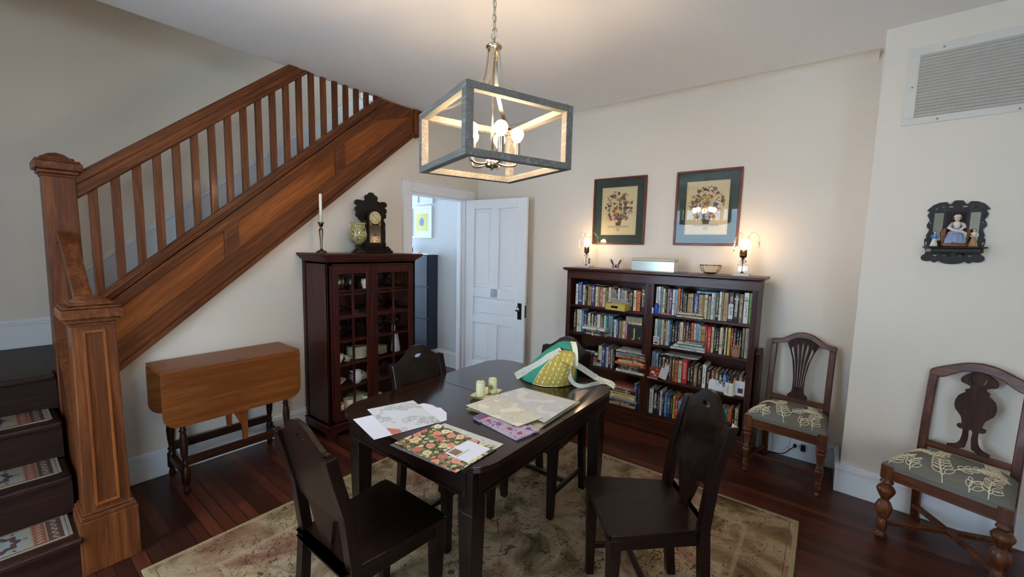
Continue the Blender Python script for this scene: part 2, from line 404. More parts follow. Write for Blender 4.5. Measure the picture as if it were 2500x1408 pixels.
# ------------------------------------------------------------------ staircase
st = thing('staircase', 'stained oak staircase with square balusters, panelled side and two capped newel posts', 'staircase', (-3.0, .3, 0))
def newel(cx, cy, zbase, ztop, w0, w1, name='newel_post', base_h=.0, panel=True, capk=1.25):
    """tapered square post, w0 at the foot, w1 at the top"""
    b = B()
    b.taper((cx, cy, zbase), (cx, cy, ztop), (w0, w0), (w1, w1))
    o = b.done(name, OAK('z'), st, world=True, bevel=.004)
    c = B()
    for e, z0, z1 in ((.006, -.035, -.02), (.014, -.02, 0), (.026, 0, .042), (.020, .042, .054), (.002, .054, .068)):
        e *= capk; c.box((cx, cy, ztop+(z0+z1)/2), (w1+2*e, w1+2*e, z1-z0))
    c.lathe([(w1/2-.003, .066), (w1/2-.012, .076), (w1/2-.03, .09), (0, .098)], (cx, cy, ztop), 24)
    c.done('newel_cap', OAK('x'), o, world=True, bevel=.006)
    if panel:
        q = B(); X = cx+w0/2
        za, zc = zbase+base_h+.06, ztop-.06; n = 8
        for s_, yy in ((1, 1), (-1, -1)):
            q.bar((X-.001, cy+yy*.036, za), (X-.001-(w0-w1)/2*.9, cy+yy*.032, zc), .010, .012, (1, 0, 0))
        q.bar((X-.001, cy-.04, za), (X-.001, cy+.04, za), .012, .012, (1, 0, 0)); q.bar((X-(w0-w1)*.45, cy-.036, zc), (X-(w0-w1)*.45, cy+.036, zc), .012, .012, (1, 0, 0))
        q.done('panel_moulding', OAKL('z'), o, world=True, bevel=.002)
    if base_h:
        q = B(); q.box((cx, cy, zbase+base_h/2), (w0+.04, w0+.04, base_h)).box((cx, cy, zbase+base_h+.01), (w0+.028, w0+.028, .02)).box((cx, cy, zbase+base_h+.027), (w0+.012, w0+.012, .014))
        q.done('newel_base', OAK('z'), o, world=True, bevel=.004)
    return o
newel(-2.632, .293, 0, 1.165, .160, .140, base_h=.25)
newel(-3.315, .288, .0, 1.868, .150, .122, panel=False, capk=1.1)
# short rail between the two newels with an eased upper end
rl = B(); pts = cat_rom([(-3.2, .285, 1.50), (-3.16, .286, 1.52), (-3.06, .287, 1.46), (-2.86, .289, 1.30), (-2.71, .291, 1.185)], 6, False)
rl.ribbon(pts, .060, .050, (0, 1, 0)); rl.done('handrail', OAK('x'), st, world=True, bevel=.014)
# main rail
zr = lambda y: 1.83+(y-.35)*.842
rb = B(); rb.bar((-3.29, .33, zr(.33)), (-3.29, 2.1, zr(2.1)), .066, .05); rb.bar((-3.29, .33, zr(.33)-.045), (-3.29, 2.1, zr(2.1)-.045), .05, .055); rb.bar((-3.29, .33, zr(.33)-.086), (-3.29, 2.1, zr(2.1)-.086), .058, .03)
rb.done('handrail', OAK('d'), st, world=True, bevel=.010)
zt = lambda y: 1.175+(y-.40)*.868            # top edge of the stringer
for k in range(21):
    y = .414+k*.0962
    if y > 2.32: break
    b = B(); z1 = zr(y)-.08; z0 = zt(y)-.06
    b.b2(-3.307, -3.273, y-.019, y+.019, z0, min(z1, 3.3)); b.done('baluster', OAK('z'), st, world=True, bevel=.003)
# stringer: board, panel, mouldings (outline in y,z); ends against the ceiling
zb2 = lambda y: zb(y)
ytop = 2.72
out = [(.30, zt(.30)), (.30, zb2(.30)), (2.66, zb2(2.66)), (2.66, 2.81), (2.29, 2.81)]
sg = plate('stringer', [out], .10, OAKL('d'), st, T=Matrix.Translation((-3.325, 0, 0)) @ YZ, world=True)
b = B()
F = -3.275
for d0, wd, pr_ in ((0, .03, .045), (.028, .022, .03)):      # cap mouldings along the upper edge
    b.bar((F+pr_/2-.02, .33, zt(.33)-d0), (F+pr_/2-.02, 2.27, zt(2.27)-d0), pr_+.03, wd)
b.bar((F+.006, .33, zt(.33)-.058), (F+.006, 2.25, zt(2.25)-.058), .02, .014)
for d0, wd, pr_ in ((.006, .028, .034), (.03, .014, .018)):
    b.bar((F+pr_/2-.004, .36, zb2(.36)+d0), (F+pr_/2-.004, 2.62, zb2(2.62)+d0), pr_, wd)
b.done('stringer_moulding', OAK('d'), sg, world=True, bevel=.004)
b = B()                                    # raised frame of the panelled side
zm = lambda y, f: zb2(y)+(zt(y)-zb2(y))*f
def strip(f0, f1, y0, y1, d=.016):
    q = [(y0, zm(y0, f0)), (y1, zm(y1, f0)), (y1, zm(y1, f1)), (y0, zm(y0, f1))]
    b.prism(q, F-.005, F+d, YZ)
strip(.05, .34, .36, 2.62); strip(.72, .96, .36, 2.24)
for y in (.36, 1.03, 1.84): strip(.33, .73, y, y+.085)
b.prism([(2.24, zm(2.24, .70)), (2.62, zm(2.62, .34)), (2.62, 2.8), (2.3, 2.8), (2.24, zm(2.24, .96))], F-.005, F+.006, YZ)
b.done('stringer_rail', OAK('d'), sg, world=True, bevel=.003)
plate('newel_drop', [[(2.64, 2.81), (2.64, 2.60), (2.655, 2.585), (2.69, 2.555), (2.72, 2.60), (2.75, 2.60), (2.75, 2.81)]], .13, OAK('z'), st, T=Matrix.Translation((-3.31, 0, 0)) @ YZ, bevel=.004, world=True)
# lower flight: four risers to the landing
xs = [-2.519, -2.772, -3.022, -3.262]
for k in range(4):
    z = .195*(k+1); xn = xs[k]; xe = xs[k+1] if k < 3 else FX
    yy1 = .205 if k < 3 else .215
    b = B(); b.b2(xe-.02 if k < 3 else FX, xn, -.76, yy1, z-.032, z)
    if k == 3: b.b2(FX, -3.36, .2, .42, z-.032, z)
    b.done('tread', TREAD, st, world=True, bevel=.010)
    b = B(); b.b2(xn-.05, xn-.03, -.76, yy1, z-.195, z-.032); b.done('riser', TREAD, st, world=True)
# cheek between the lower flight and the room
b = B(); b.prism([(-3.28, 0), (-2.70, 0), (-2.70, .45), (-3.28, 1.0)], -.225, -.265, XZ @ Matrix.Identity(4)); b.done('cheek_board', OAK('x'), st, world=True)
# upper flight
for k in range(13):
    z = .78+.163*(k+1); y0 = .385+.195*k
    b = B(); b.b2(FX+.02, -3.345, y0-.02, y0+.235, z-.03, z); b.done('tread', TREAD, st, world=True, bevel=.006)
    b = B(); b.b2(FX+.02, -3.345, y0, y0+.02, z-.163, z-.03); b.done('riser', TRIM, st, world=True)
b = B(); sk = lambda y: 1.31+(y-.448)*.834
b.prism([(.30, .78), (.30, .97), (.40, 1.08), (.448, sk(.448)-.04), (3.3, sk(3.3)-.04), (3.3, sk(3.3)-.40), (.5, .9), (.45, .78)], FX, FX+.018, YZ)
b.bar((FX+.013, .42, sk(.42)-.028), (FX+.013, 3.3, sk(3.3)-.028), .026, .028); b.done('skirting', TRIM, st, world=True, bevel=.003)

# stair treads' little rugs
rm = [tint('stair_rug_beige', '#857b69', .95, .15, 60), tint('stair_rug_brown', '#4a2c22', .95, .2, 60), tint('stair_rug_blue', '#767f84', .95, .15, 60), tint('stair_rug_gold', '#a08a55', .95, .15, 60), tint('stair_rug_rust', '#7a3f28', .95, .2, 60)]
names = ['lowest', 'middle', 'highest']
for k, (x0, x1, z) in enumerate(((-2.79, -2.58, .195), (-3.06, -2.845, .39), (-3.335, -3.09, .585))):
    t_ = thing('stair_tread_rug', 'patterned beige and brown tread rug on the %s carpeted step beside the short newel' % names[k], 'rug', ((x0+x1)/2, -.21, z+.0005), group='tread rugs on the lower steps')
    W = (x1-x0); L = .375
    b = B(); b.box((0, 0, .0025), (W, 2*L, .005)); b.done('backing', rm[0], t_)
    b = B(); q_ = .0055
    def slab(y0, y1, mi, in_=.012, up=0.):
        b.mi = mi; b.box((0, (y0+y1)/2, q_+up), (W-2*in_, y1-y0, .001))
    for s_ in (-1, 1):
        for (u0, u1, mi) in ((.012, .058, 4), (.062, .10, 3), (.104, .112, 0), (.112, .262, 0), (.264, .272, 3), (.272, .29, 2)):
            ya, yb = s_*(L-u0), s_*(L-u1); slab(min(ya, yb), max(ya, yb), mi)
        yc = s_*(L-.187)
        for rr, mm, up in ((.078, 1, .0012), (.062, 4, .0018), (.036, 1, .0024), (.014, 0, .003)):
            b.mi = mm; b.prism([(min(W/2-.014, max(-W/2+.014, rr*(1+.14*cos(8*a))*cos(a)*1.05)), yc+rr*(1+.14*cos(8*a))*sin(a)*.8) for a in [2*pi*i/40 for i in range(40)]], q_, q_+up)
        b.mi = 0
        for i in range(9): b.box((-W/2+.022+i*(W-.044)/8, s_*(L-.035), q_+.0008), (.007, .022, .001), .6 if i % 2 else -.6)
        for i in range(7): b.box((-W/2+.026+i*(W-.052)/6, s_*(L-.081), q_+.0008), (.009, .020, .001), .7)
        b.mi = 4
        for i in range(6):
            a = R(60*i+30); b.box((max(-W/2+.02, min(W/2-.02, .088*cos(a))), yc+.066*sin(a), q_+.0008), (.014, .007, .001), a)
    slab(-.085, .085, 3, .012)
    b.mi = 0
    for i in range(14): b.box((-W/2+.025+((i*37) % 100)/100*(W-.05), -.075+.15*i/13, q_+.0008), (.016, .007, .001), i*1.3)
    b.mi = 1; b.prism([(.05*(1+.2*cos(6*a))*cos(a), .05*(1+.2*cos(6*a))*sin(a)) for a in [2*pi*i/36 for i in range(36)]], q_, q_+.002); b.mi = 2; b.prism(circ(0, 0, .024, 16), q_, q_+.0028)
    b.mi = 4
    for s_ in (-1, 1): b.box((s_*(W/2-.008), 0, q_+.0002), (.004, 2*L-.02, .001))
    b.done('woven_pattern', [rm[0], rm[2], rm[3], rm[4], rm[1]], t_)
    for s_ in (-1, 1): b = B(); b.box((0, s_*(L+.001), .003), (W-.004, .004, .003)); [b.box(((i/22-.5)*(W-.008), s_*(L+.006), .003), (.005, .014, .003)) for i in range(23)]; b.done('fringe', rm[0], t_)

# ------------------------------------------------------------------ door leaf
DRW = .80
door = thing('door_1', 'white five-panel door', 'door', (XA+.03, 3.405, 0), R(4))
for k_ in ('label', 'category'): del door[k_]
door['kind'] = 'structure'
b = B(); t0 = .03
b.b2(0, .11, 0, .036, .01, 2.03).b2(DRW-.11, DRW, 0, .036, .01, 2.03).b2(DRW/2-.05, DRW/2+.05, 0, .036, .01, .66).b2(DRW/2-.05, DRW/2+.05, 0, .036, .96, 1.94)
for z0, z1 in ((.01, .22), (.66, .74), (.95, 1.06), (1.93, 2.03)): b.b2(.11, DRW-.11, 0, .036, z0, z1)
door_b = b.done('door_leaf', DOORW, door, bevel=.004)
for x0, x1, z0, z1 in ((.11, DRW/2-.05, .22, .66), (DRW/2+.05, DRW-.11, .22, .66), (.11, DRW-.11, .74, .95), (.11, DRW/2-.05, 1.06, 1.93), (DRW/2+.05, DRW-.11, 1.06, 1.93)):
    b = B(); b.b2(x0, x1, .012, .024, z0, z1)
    b.b2(x0+.035, x1-.035, .005, .03, z0+.035, z1-.035); b.done('panel', DOORW, door, bevel=.006)
BLK = mat('black_iron', '#1a1613', .45, .6); CHR = mat('polished_nickel', '#c9c4ba', .12, 1.)
b = B(); b.b2(DRW-.085, DRW-.035, -.004, .001, .755, .93); lk = b.done('lock_plate', BLK, door, bevel=.002)
b = B(); b.lathe([(.008, 0), (.008, .03), (.022, .036), (.027, .048), (.022, .06), (.0, .064)], M=Matrix.Translation((DRW-.06, -.002, .87)) @ Matrix.Rotation(R(90), 4, 'X'), n=20); b.done('door_knob', CHR, door)
b = B(); b.b2(DRW-.001, DRW+.003, .006, .03, .78, .91); b.done('latch_plate', BLK, door)

# ------------------------------------------------------------------ hall contents
NAVY = mat('blue_black_cabinet', '#1c2436', .22, coat=.3)
sc = thing('shoe_cabinet', 'narrow blue-black three-tier flip cabinet with white top mounted on the hall wall', 'cabinet', (-4.22, 3.449, .2))
b = B(); b.b2(-.33, .33, -.075, .08, 0, 1.2); b.done('body', NAVY, sc, bevel=.003)
for k in range(3):
    b = B(); z0 = .005+k*.4
    b.b2(-.325, .325, -.093, -.078, z0, z0+.385); b.done('flap_door', NAVY, sc, bevel=.004)
b = B(); b.b2(-.345, .345, -.1, .08, 1.2, 1.212); b.done('top', TRIM, sc)
def frame(nm, label, x, z, w_, h_, fm, art, y=3.53, dep=.022, fw_=.02, grp='framed pictures on the hall wall'):
    t_ = thing(nm, label, 'picture', (x, y, z), group=grp)
    b = B()
    b.b2(-w_/2, w_/2, -dep, 0, h_/2-fw_, h_/2).b2(-w_/2, w_/2, -dep, 0, -h_/2, -h_/2+fw_).b2(-w_/2, -w_/2+fw_, -dep, 0, -h_/2+fw_, h_/2-fw_).b2(w_/2-fw_, w_/2, -dep, 0, -h_/2+fw_, h_/2-fw_)
    b.done('frame', fm, t_, bevel=.002)
    art(t_); return t_
def hart(cols, w_, h_):
    def f(t_):
        b = B(); b.b2(-w_/2+.02, w_/2-.02, -.008, -.002, -h_/2+.02, h_/2-.02); b.done('mat_board', mat('white_mat_board', '#e8eef2', .6), t_)
        b = B(); b.b2(-w_/2+.09, w_/2-.09, -.010, -.008, -h_/2+.09, h_/2-.09); b.mi = 1
        b.prism([(x*.6, z*.7) for x, z in cat_rom([(-.06, -.05), (.05, -.06), (.07, .04), (0, .08), (-.07, .03)], 4)], .0102, .0104, XZ); b.done('print', [tint('hall_print_'+cols[0][1:], cols[0], .6, .1), mat('hall_print_shape'+cols[1][1:], cols[1], .6)], t_)
        b = B(); b.b2(-w_/2+.02, w_/2-.02, -.015, -.013, -h_/2+.02, h_/2-.02); b.done('glass', PANE, t_)
    return f
WHF = mat('white_picture_frame', '#e6ecf0', .4)
frame('picture_frame', 'white framed print with a blue shape on yellow on the hall wall, lower of two', -4.19, 1.81, .40, .40, WHF, hart(('#d8cf62', '#4d7fb0'), .40, .40))
frame('picture_frame', 'white framed violet-blue print on the hall wall, upper of two', -4.12, 2.25, .30, .42, WHF, hart(('#6a78b8', '#aeb9de'), .30, .42))
j = thing('glass_jar', 'clear glass jar with dark contents standing on the hall cabinet', 'jar', (-4.34, 3.44, 1.412))
B().lathe([(.045, 0), (.05, .01), (.05, .13), (.04, .155), (.04, .17), (.037, .17), (.037, .152), (.046, .128), (.046, .012), (0, .008)], n=24).done('jar_body', GLASS, j)
B().lathe([(0, .012), (.043, .014), (.044, .06), (0, .065)], n=20).done('contents', mat('dark_beans', '#1d1412', .8), j)
B().lathe([(.043, .165), (.043, .185), (0, .187)], n=20).done('lid', CHR, j)
b = B(); rnd = random.Random(3)
for i in range(5): b.ball((rnd.uniform(-.05, .05), rnd.uniform(-.02, .02), .012+.004*i), .022, 10, 6, (1.2, .8, .55))
o = b.done('crumpled_cloth', mat('pale_cloth', '#d9d4c8', .9)); o.location = (-4.13, 3.43, 1.411); tag(o, 'small crumpled pale cloth lying on the hall cabinet beside the jar', 'cloth')

# ------------------------------------------------------------------ rug
def rug_mat():
    M = mat('faded_floral_rug', '#8f7a55', .95, spec=.1); t = NT(M); v = t.coord()
    n = t.noise(v, 3.0, 5, .62, .6); n2 = t.noise(t.coord(loc=(5, 3, 0)), 3.1, 3, .5, .6); f = t.noise(v, 90, 2)
    c = t.ramp(n, [(.34, '#453d28'), (.43, '#786448'), (.52, '#a08b6c'), (.60, '#917058'), (.70, '#664a38')])
    c = t.mix(t.ramp(n2, [(.5, '#000000'), (.66, '#909090')]), c, '#7b3f28')
    sep = t.n('ShaderNodeSeparateXYZ'); t.l(v, sep.inputs[0])
    lines = None
    for sc_, lo, off in ((7, .012, 0), (11, .011, 4)):
        q = t.noise(t.coord(loc=(off, off*2, 0)), sc_, 2, .5, 2.2)
        a = t.math('ABSOLUTE', t.math('SUBTRACT', q, .5)); a = t.math('LESS_THAN', a, lo)
        g = t.math('GREATER_THAN', t.noise(t.coord(loc=(off+9, 1, 0)), 3.2, 2), .5); a = t.math('MULTIPLY', a, g)
        lines = a if lines is None else t.math('MAXIMUM', lines, a)
    c = t.mix(t.math('MULTIPLY', lines, .8), c, '#2e1c10')
    # border: distance to the nearest edge of the 2.37 x 2.38 rug
    ex = t.math('SUBTRACT', 1.185, t.math('ABSOLUTE', sep.outputs[0])); ey = t.math('SUBTRACT', 1.19, t.math('ABSOLUTE', sep.outputs[1]))
    e = t.math('MINIMUM', ex, ey)
    for lo, hi, col, k in ((.0, .022, '#94845f', .9), (.04, .045, '#5a452c', .7), (.225, .245, '#a0906a', .45), (.05, .22, '#6b5a34', .15)):
        mk = t.math('MULTIPLY', t.math('MULTIPLY', t.math('GREATER_THAN', e, lo), t.math('LESS_THAN', e, hi)), k); c = t.mix(mk, c, col)
    c = t.mix(t.math('MULTIPLY', f, .55), c, t.mix(.5, c, '#2c2014'), 'MIX')
    t.l(c, t.p.inputs['Base Color']); t.bump(f, .5, .004); return M
b = B(); b.box((0, 0, .005), (2.37, 2.38, .01)); o = b.done('area_rug', rug_mat(), bevel=.003); o.location = (-1.195, 1.55, .0005)
tag(o, 'faded cream, olive and rust floral area rug under the dining table', 'rug')
RZ = .0105

# ------------------------------------------------------------------ dining table
def dark_wood(a): return wood('espresso_wood', '#23110a', '#160a07', a, .27, 1, .35, '#100705')
tb = thing('dining_table', 'dark brown wooden dining table with rounded corners and tapered legs', 'table', (-1.31, 1.545, RZ))
TW, TL, TT = .44, .595, .75
b = B()
for y0, y1 in ((-TL, .0), (.003, TL)):
    r = [(0, 0, .14, .14), (.14, .14, 0, 0)][y0 > -.1]
    rr = [r[0] or .0005, r[1] or .0005, r[2] or .0005, r[3] or .0005]
    b.prism(rrect(-TW, TW, y0, y1, rr, 8), TT-.022, TT)
b.done('tabletop', wood('polished_espresso_top', '#33190f', '#200f09', 'y', .16, 1, 1., '#160a06', .6), tb, bevel=.006)
b = B(); b.prism(rrect(-TW+.022, TW-.022, -TL+.022, TL-.022, .12, 8), TT-.034, TT-.022); b.done('under_moulding', dark_wood('y'), tb, bevel=.003)
b = B(); a_ = .055
for x in (-TW+a_, TW-a_): b.box((x, 0, TT-.08), (.022, 2*(TL-a_)-.05, .092))
for y in (-TL+a_, TL-a_): b.box((0, y, TT-.08), (2*(TW-a_)-.05, .022, .092))
b.done('apron', dark_wood('y'), tb, bevel=.002)
b = B()
for x in (-TW+a_-.014, TW-a_+.014): b.box((x, 0, TT-.121), (.006, 2*(TL-a_)-.08, .01))
for y in (-TL+a_-.014, TL-a_+.014): b.box((0, y, TT-.121), (2*(TW-a_)-.08, .006, .01))
b.done('apron_bead', dark_wood('y'), tb, bevel=.002)
for sx in (-1, 1):
    for sy in (-1, 1):
        b = B(); x, y = sx*(TW-.086), sy*(TL-.086)
        b.taper((x, y, .56), (x, y, TT-.034), (.072, .072), (.072, .072)).taper((x-sx*.0, y, 0), (x, y, .56), (.052, .052), (.072, .072)); b.done('leg', dark_wood('z'), tb, bevel=.003)

# ------------------------------------------------------------------ dark plank-seat chairs
def make_dining_chair():
    c = thing('dining_chair', 'x', 'chair')
    D = dark_wood
    sz = .455
    # seat
    pts = cat_rom([(-.195, -.19), (-.20, -.15), (-.165, .175), (-.15, .185), (.15, .185), (.165, .175), (.20, -.15), (.195, -.19), (.17, -.205), (-.17, -.205)], 3)
    b = B(); b.prism(pts, sz-.022, sz); b.done('seat', D('y'), c, bevel=.005)
    b = B(); b.bar((-.165, -.175, sz-.05), (.165, -.175, sz-.05), .02, .056).bar((-.14, .17, sz-.05), (.14, .17, sz-.05), .02, .056).bar((-.17, -.17, sz-.05), (-.145, .16, sz-.05), .02, .056).bar((.17, -.17, sz-.05), (.145, .16, sz-.05), .02, .056); b.done('seat_rail', D('x'), c, bevel=.002)
    for s_ in (-1, 1):
        b = B(); b.taper((s_*.165, -.17, 0), (s_*.172, -.172, sz-.022), (.034, .034), (.052, .048)); b.done('leg', D('z'), c, bevel=.003)
        # rear leg and back post, one piece with a bend at the seat
        b = B(); pr = [(.215, 0), (.19, .25), (.176, .46), (.20, .66), (.255, .865)]
        L = [(y-.019, z) for y, z in pr]+[(y+.019, z) for y, z in pr[::-1]]
        b.prism(L, s_*.162-.02, s_*.162+.02, YZ); b.done('leg', D('z'), c, bevel=.003)
        b = B(); b.bar((s_*.165, -.16, .14), (s_*.165, .19, .14), .018, .026); b.done('side_stretcher', D('y'), c, bevel=.002)
    b = B(); b.bar((-.16, .0, .14), (.16, .0, .14), .022, .024); b.done('cross_stretcher', D('x'), c, bevel=.002)
    # back board (outline x,z on the raked plane)
    half = [(.163, .80), (.163, .872), (.135, .872), (.128, .874), (.112, .884), (.085, .903), (.06, .926), (.03, .939), (0, .943)]
    top = [(x, z) for x, z in half]+[(-x, z) for x, z in half[::-1][1:]]
    low_r = [(-.143, .80), (-.143, .615), (-.11, .612), (-.085, .60), (-.07, .57), (-.058, .53), (-.04, .49), (-.035, .462)]
    low = low_r+[(-x, z) for x, z in low_r[::-1]]
    outl = top+low
    rake = lambda z: .176+(z-.46)*.11+max(0, z-.62)*.11
    me_o = plate('backrest', [outl, circ(0, .885, .028, 16, .011)], .016, D('z'), c, T=XZ)
    for vv in me_o.data.vertices: vv.co.y += rake(vv.co.z)
    b = B()
    for s_ in (-1, 1):
        P = cat_rom([(s_*.02, 0, .52), (s_*.035, 0, .60), (s_*.06, 0, .68), (s_*.11, 0, .74), (s_*.118, 0, .82), (s_*.08, 0, .85), (0, 0, .87)], 4, False)
        b.tube([(p[0], rake(p[2])-.0085, p[2]) for p in P], .0012, 5)
    b.done('carved_line', D('x'), c)
    return c
dc = make_dining_chair()
cg = 'dark wooden dining chairs around the table'
def put(o, x, y, rz, label, z=RZ, g=cg):
    o.location = (x, y, z); o.rotation_euler = (0, 0, rz); o['label'] = label; o['group'] = g
put(dc, -1.305, .855, pi, 'dark brown dining chair at the near end of the table, its back towards the viewer')
put(copy_tree(dc), -.535, 1.635, R(130)-pi, 'dark brown dining chair pulled out at an angle on the bookcase side of the table')
put(copy_tree(dc), -1.285, 2.03, 0, 'dark brown dining chair behind the cloth bag at the far end of the table')
put(copy_tree(dc), -1.555, 1.49, R(90), 'dark brown dining chair tucked in on the china cabinet side of the table')

# ------------------------------------------------------------------ drop-leaf table
HONEY = lambda a: wood('honey_maple', '#9a5c2a', '#7c451c', a, .36, .7, .25, '#663514')
BRN = lambda a: wood('turned_brown_wood', '#43220f', '#2a1309', a, .36, 1, .2, '#1c0c06')
dl = thing('drop_leaf_table', 'narrow honey-brown gateleg table with both leaves down against the wall', 'table', (-3.09, .965, 0))
b = B(); b.b2(-.17, .17, -.385, .385, .745, .765); b.done('tabletop', HONEY('y'), dl, bevel=.006)
b = B(); b.b2(.165, .172, -.383, .383, .738, .75); b.done('edge_bead', HONEY('y'), dl, bevel=.003)
for sx in (-1, 1):
    pts = rrect(-.385, .385, .425, .742, [.004, .004, .075, .075], 8)
    b = B(); x = sx*.163
    b.prism(pts, x-.009, x+.009, YZ); b.done('leaf', HONEY('y'), dl, bevel=.003, label='drop leaf hanging down on the %s side' % ('room' if sx > 0 else 'wall'))
turn = [(.012, 0), (.016, .01), (.018, .03), (.014, .05), (.012, .065), (.022, .07), (.022, .16), (.015, .168), (.013, .18), (.02, .19), (.013, .20), (.013, .215), (.019, .26), (.022, .32), (.016, .37), (.013, .38), (.02, .39), (.013, .40), (.016, .46), (.021, .56), (.018, .68), (.02, .735)]
for sx in (-1, 1):
    for sy in (-1, 1):
        M = Matrix.Translation((sx*.115, sy*.262, 0)) @ Matrix(((1, 0, -sx*.04/.735, sx*.04), (0, 1, -sy*-.0/.735, sy*.03), (0, 0, 1, 0), (0, 0, 0, 1)))
        b = B(); b.lathe(turn, M=M, n=16); b.done('leg', BRN('z'), dl)
    b = B(); b.bar((sx*.145, -.29, .20), (sx*.145, .29, .20), .022, .05); b.done('stretcher', BRN('y'), dl, bevel=.003)
    b = B(); x = sx*.142
    b.prism([(-.13, .74), (.055, .74), (.055, .60), (.05, .45), (.045, .225), (.018, .225), (.01, .33), (-.03, .42), (-.10, .50)], x-.009, x+.009, YZ); b.done('leaf_support', HONEY('z'), dl, bevel=.003)
for sy in (-1, 1):
    b = B(); b.bar((-.14, sy*.29, .13), (.14, sy*.29, .13), .03, .04); b.done('stretcher', BRN('x'), dl, bevel=.003)
b = B(); b.b2(-.13, .13, -.28, .28, .70, .745); b.done('apron', BRN('y'), dl)
b = B(); b.b2(.147, .164, -.01, .055, .7651, .7657); b.done('hinge', BLK, dl)

# ------------------------------------------------------------------ china cabinet
MAH = lambda a: wood('red_mahogany', '#4c1a12', '#36120d', a, .34, .8, .35, '#2b0c08')
cb = thing('china_cabinet', 'tall red mahogany china cabinet with two glazed lattice doors', 'cabinet', (-3.105, 1.985, 0))
X0, X1, Y0, Y1 = -.19, .175, -.42, .40
b = B()
b.b2(X0, X0+.015, Y0, Y1, .10, 1.38); b.done('back_panel', MAH('z'), cb)
for y0, s_ in ((Y0, 1), (Y1, -1)):
    b = B(); b.b2(X0, X1, y0, y0+s_*.02, .10, 1.38); b.b2(X0, X0+.04, y0, y0-s_*.006, .12, 1.38); b.done('side_panel', MAH('z'), cb, bevel=.002)
b = B(); b.b2(X0, X1, Y0, Y1, .10, .125).b2(X0, X1, Y0, Y1, 1.36, 1.385); b.done('carcass', MAH('y'), cb)
b = B()
for z0, z1, e in ((1.375, 1.385, .004), (1.385, 1.395, .012), (1.395, 1.41, .028), (1.41, 1.422, .042), (1.422, 1.44, .05)):
    b.b2(X0, X1+e, Y0-e, Y1+e, z0, z1)
b.done('cornice', MAH('y'), cb, bevel=.003)
b = B(); b.b2(X0, X1+.012, Y0-.012, Y1+.012, .045, .10); b.b2(X0, X1+.02, Y0-.02, Y1+.02, .10, .112)
for x in (X0+.03, X1-.02):
    for y in (Y0+.02, Y1-.02): b.taper((x, y, 0), (x, y, .05), (.05, .05), (.06, .06))
b.done('plinth', MAH('y'), cb, bevel=.003)
b = B(); b.b2(X1-.02, X1, Y0, Y0+.045, .11, 1.38).b2(X1-.02, X1, Y1-.03, Y1, .11, 1.38).b2(X1-.02, X1, Y0, Y1, 1.345, 1.38).b2(X1-.02, X1, Y0, Y1, .11, .15); b.done('face_frame', MAH('z'), cb, bevel=.003)
SH = [.15, .37, .56, .755, .95, 1.145]
for z in SH[1:]:
    b = B(); b.b2(X0+.015, X1-.03, Y0+.02, Y1-.02, z-.008, z+.008); b.done('shelf', MAH('y'), cb)
for nm, y0, y1, x, cols in (('left', Y0+.045, -.045, X1-.012, (.135,)), ('right', -.05, Y1-.03, X1-.002, (.185,))):
    d = B(); st_ = .045 if nm == 'left' else .052
    d.b2(x, x+.018, y0, y0+st_, .15, 1.345).b2(x, x+.018, y1-st_, y1, .15, 1.345).b2(x, x+.018, y0+st_, y1-st_, 1.285, 1.345).b2(x, x+.018, y0+st_, y1-st_, .15, .21)
    dd = d.done('door', MAH('z'), cb, bevel=.003)
    q = B(); ym = (y0+y1)/2
    q.b2(x+.003, x+.015, ym-.008, ym+.008, .21, 1.285)
    for z in (.38, .565, .755, .94, 1.125): q.b2(x+.0035, x+.0145, y0+st_, y1-st_, z-.007, z+.007)
    q.done('lattice', MAH('z'), dd, bevel=.001)
    q = B(); q.b2(x+.005, x+.007, y0+st_-.005, y1-st_+.005, .205, 1.29); q.done('glass', PANE, dd)
    q = B(); q.ball((x+.026, (y0+st_/2) if nm == 'right' else y1-st_/2-.0, .80), .009) if nm == 'right' else q.ball((x+.022, y0+st_/2, .80), .006)
    q.done('knob', MAH('x'), dd)
# contents
CX, CY = -3.105, 1.985
CHI = tint('cream_china', '#d8cfb4', .3, .05, 30); CHG = tint('green_patterned_china', '#9aa584', .35, .35, 40); SMK = mat('cut_glass', '#e8f0ea', .05, trans=1., ior=1.35)
PEW = mat('pewter_metal', '#77746c', .35, 1.)
def mk(name, prof, M_, x, y, z, label, cat, grp, n=18, extra=None):
    o = B().lathe(prof, n=n).done(name, M_); o.location = (CX+x, CY+y, z); tag(o, label, cat, grp)
    return o
goblet = [(.024, 0), (.024, .003), (.004, .008), (.004, .05), (.022, .065), (.030, .085), (.028, .125), (.026, .125), (.028, .085), (.018, .068), (0, .062)]
tumb = [(.024, 0), (.029, .10), (.027, .10), (.022, .006), (0, .006)]
bowl = [(.02, 0), (.02, .01), (.045, .03), (.058, .06), (.056, .06), (.043, .034), (0, .016)]
plate_p = [(.05, 0), (.05, .004), (.10, .014), (.10, .017), (.05, .008), (0, .008)]
ordn = ['first', 'second', 'third', 'fourth', 'fifth', 'sixth', 'seventh', 'eighth', 'ninth', 'tenth', 'eleventh', 'twelfth', 'thirteenth', 'fourteenth', 'fifteenth', 'sixteenth', 'seventeenth', 'eighteenth', 'nineteenth', 'twentieth']
def ordinal(i):
    if i < 20: return ordn[i]
    t_ = {2: 'twenty', 3: 'thirty', 4: 'forty'}[(i+1)//10]; r_ = (i+1) % 10
    return (t_+'-'+ordn[r_-1]) if r_ else {2: 'twentieth', 3: 'thirtieth', 4: 'fortieth'}[(i+1)//10]
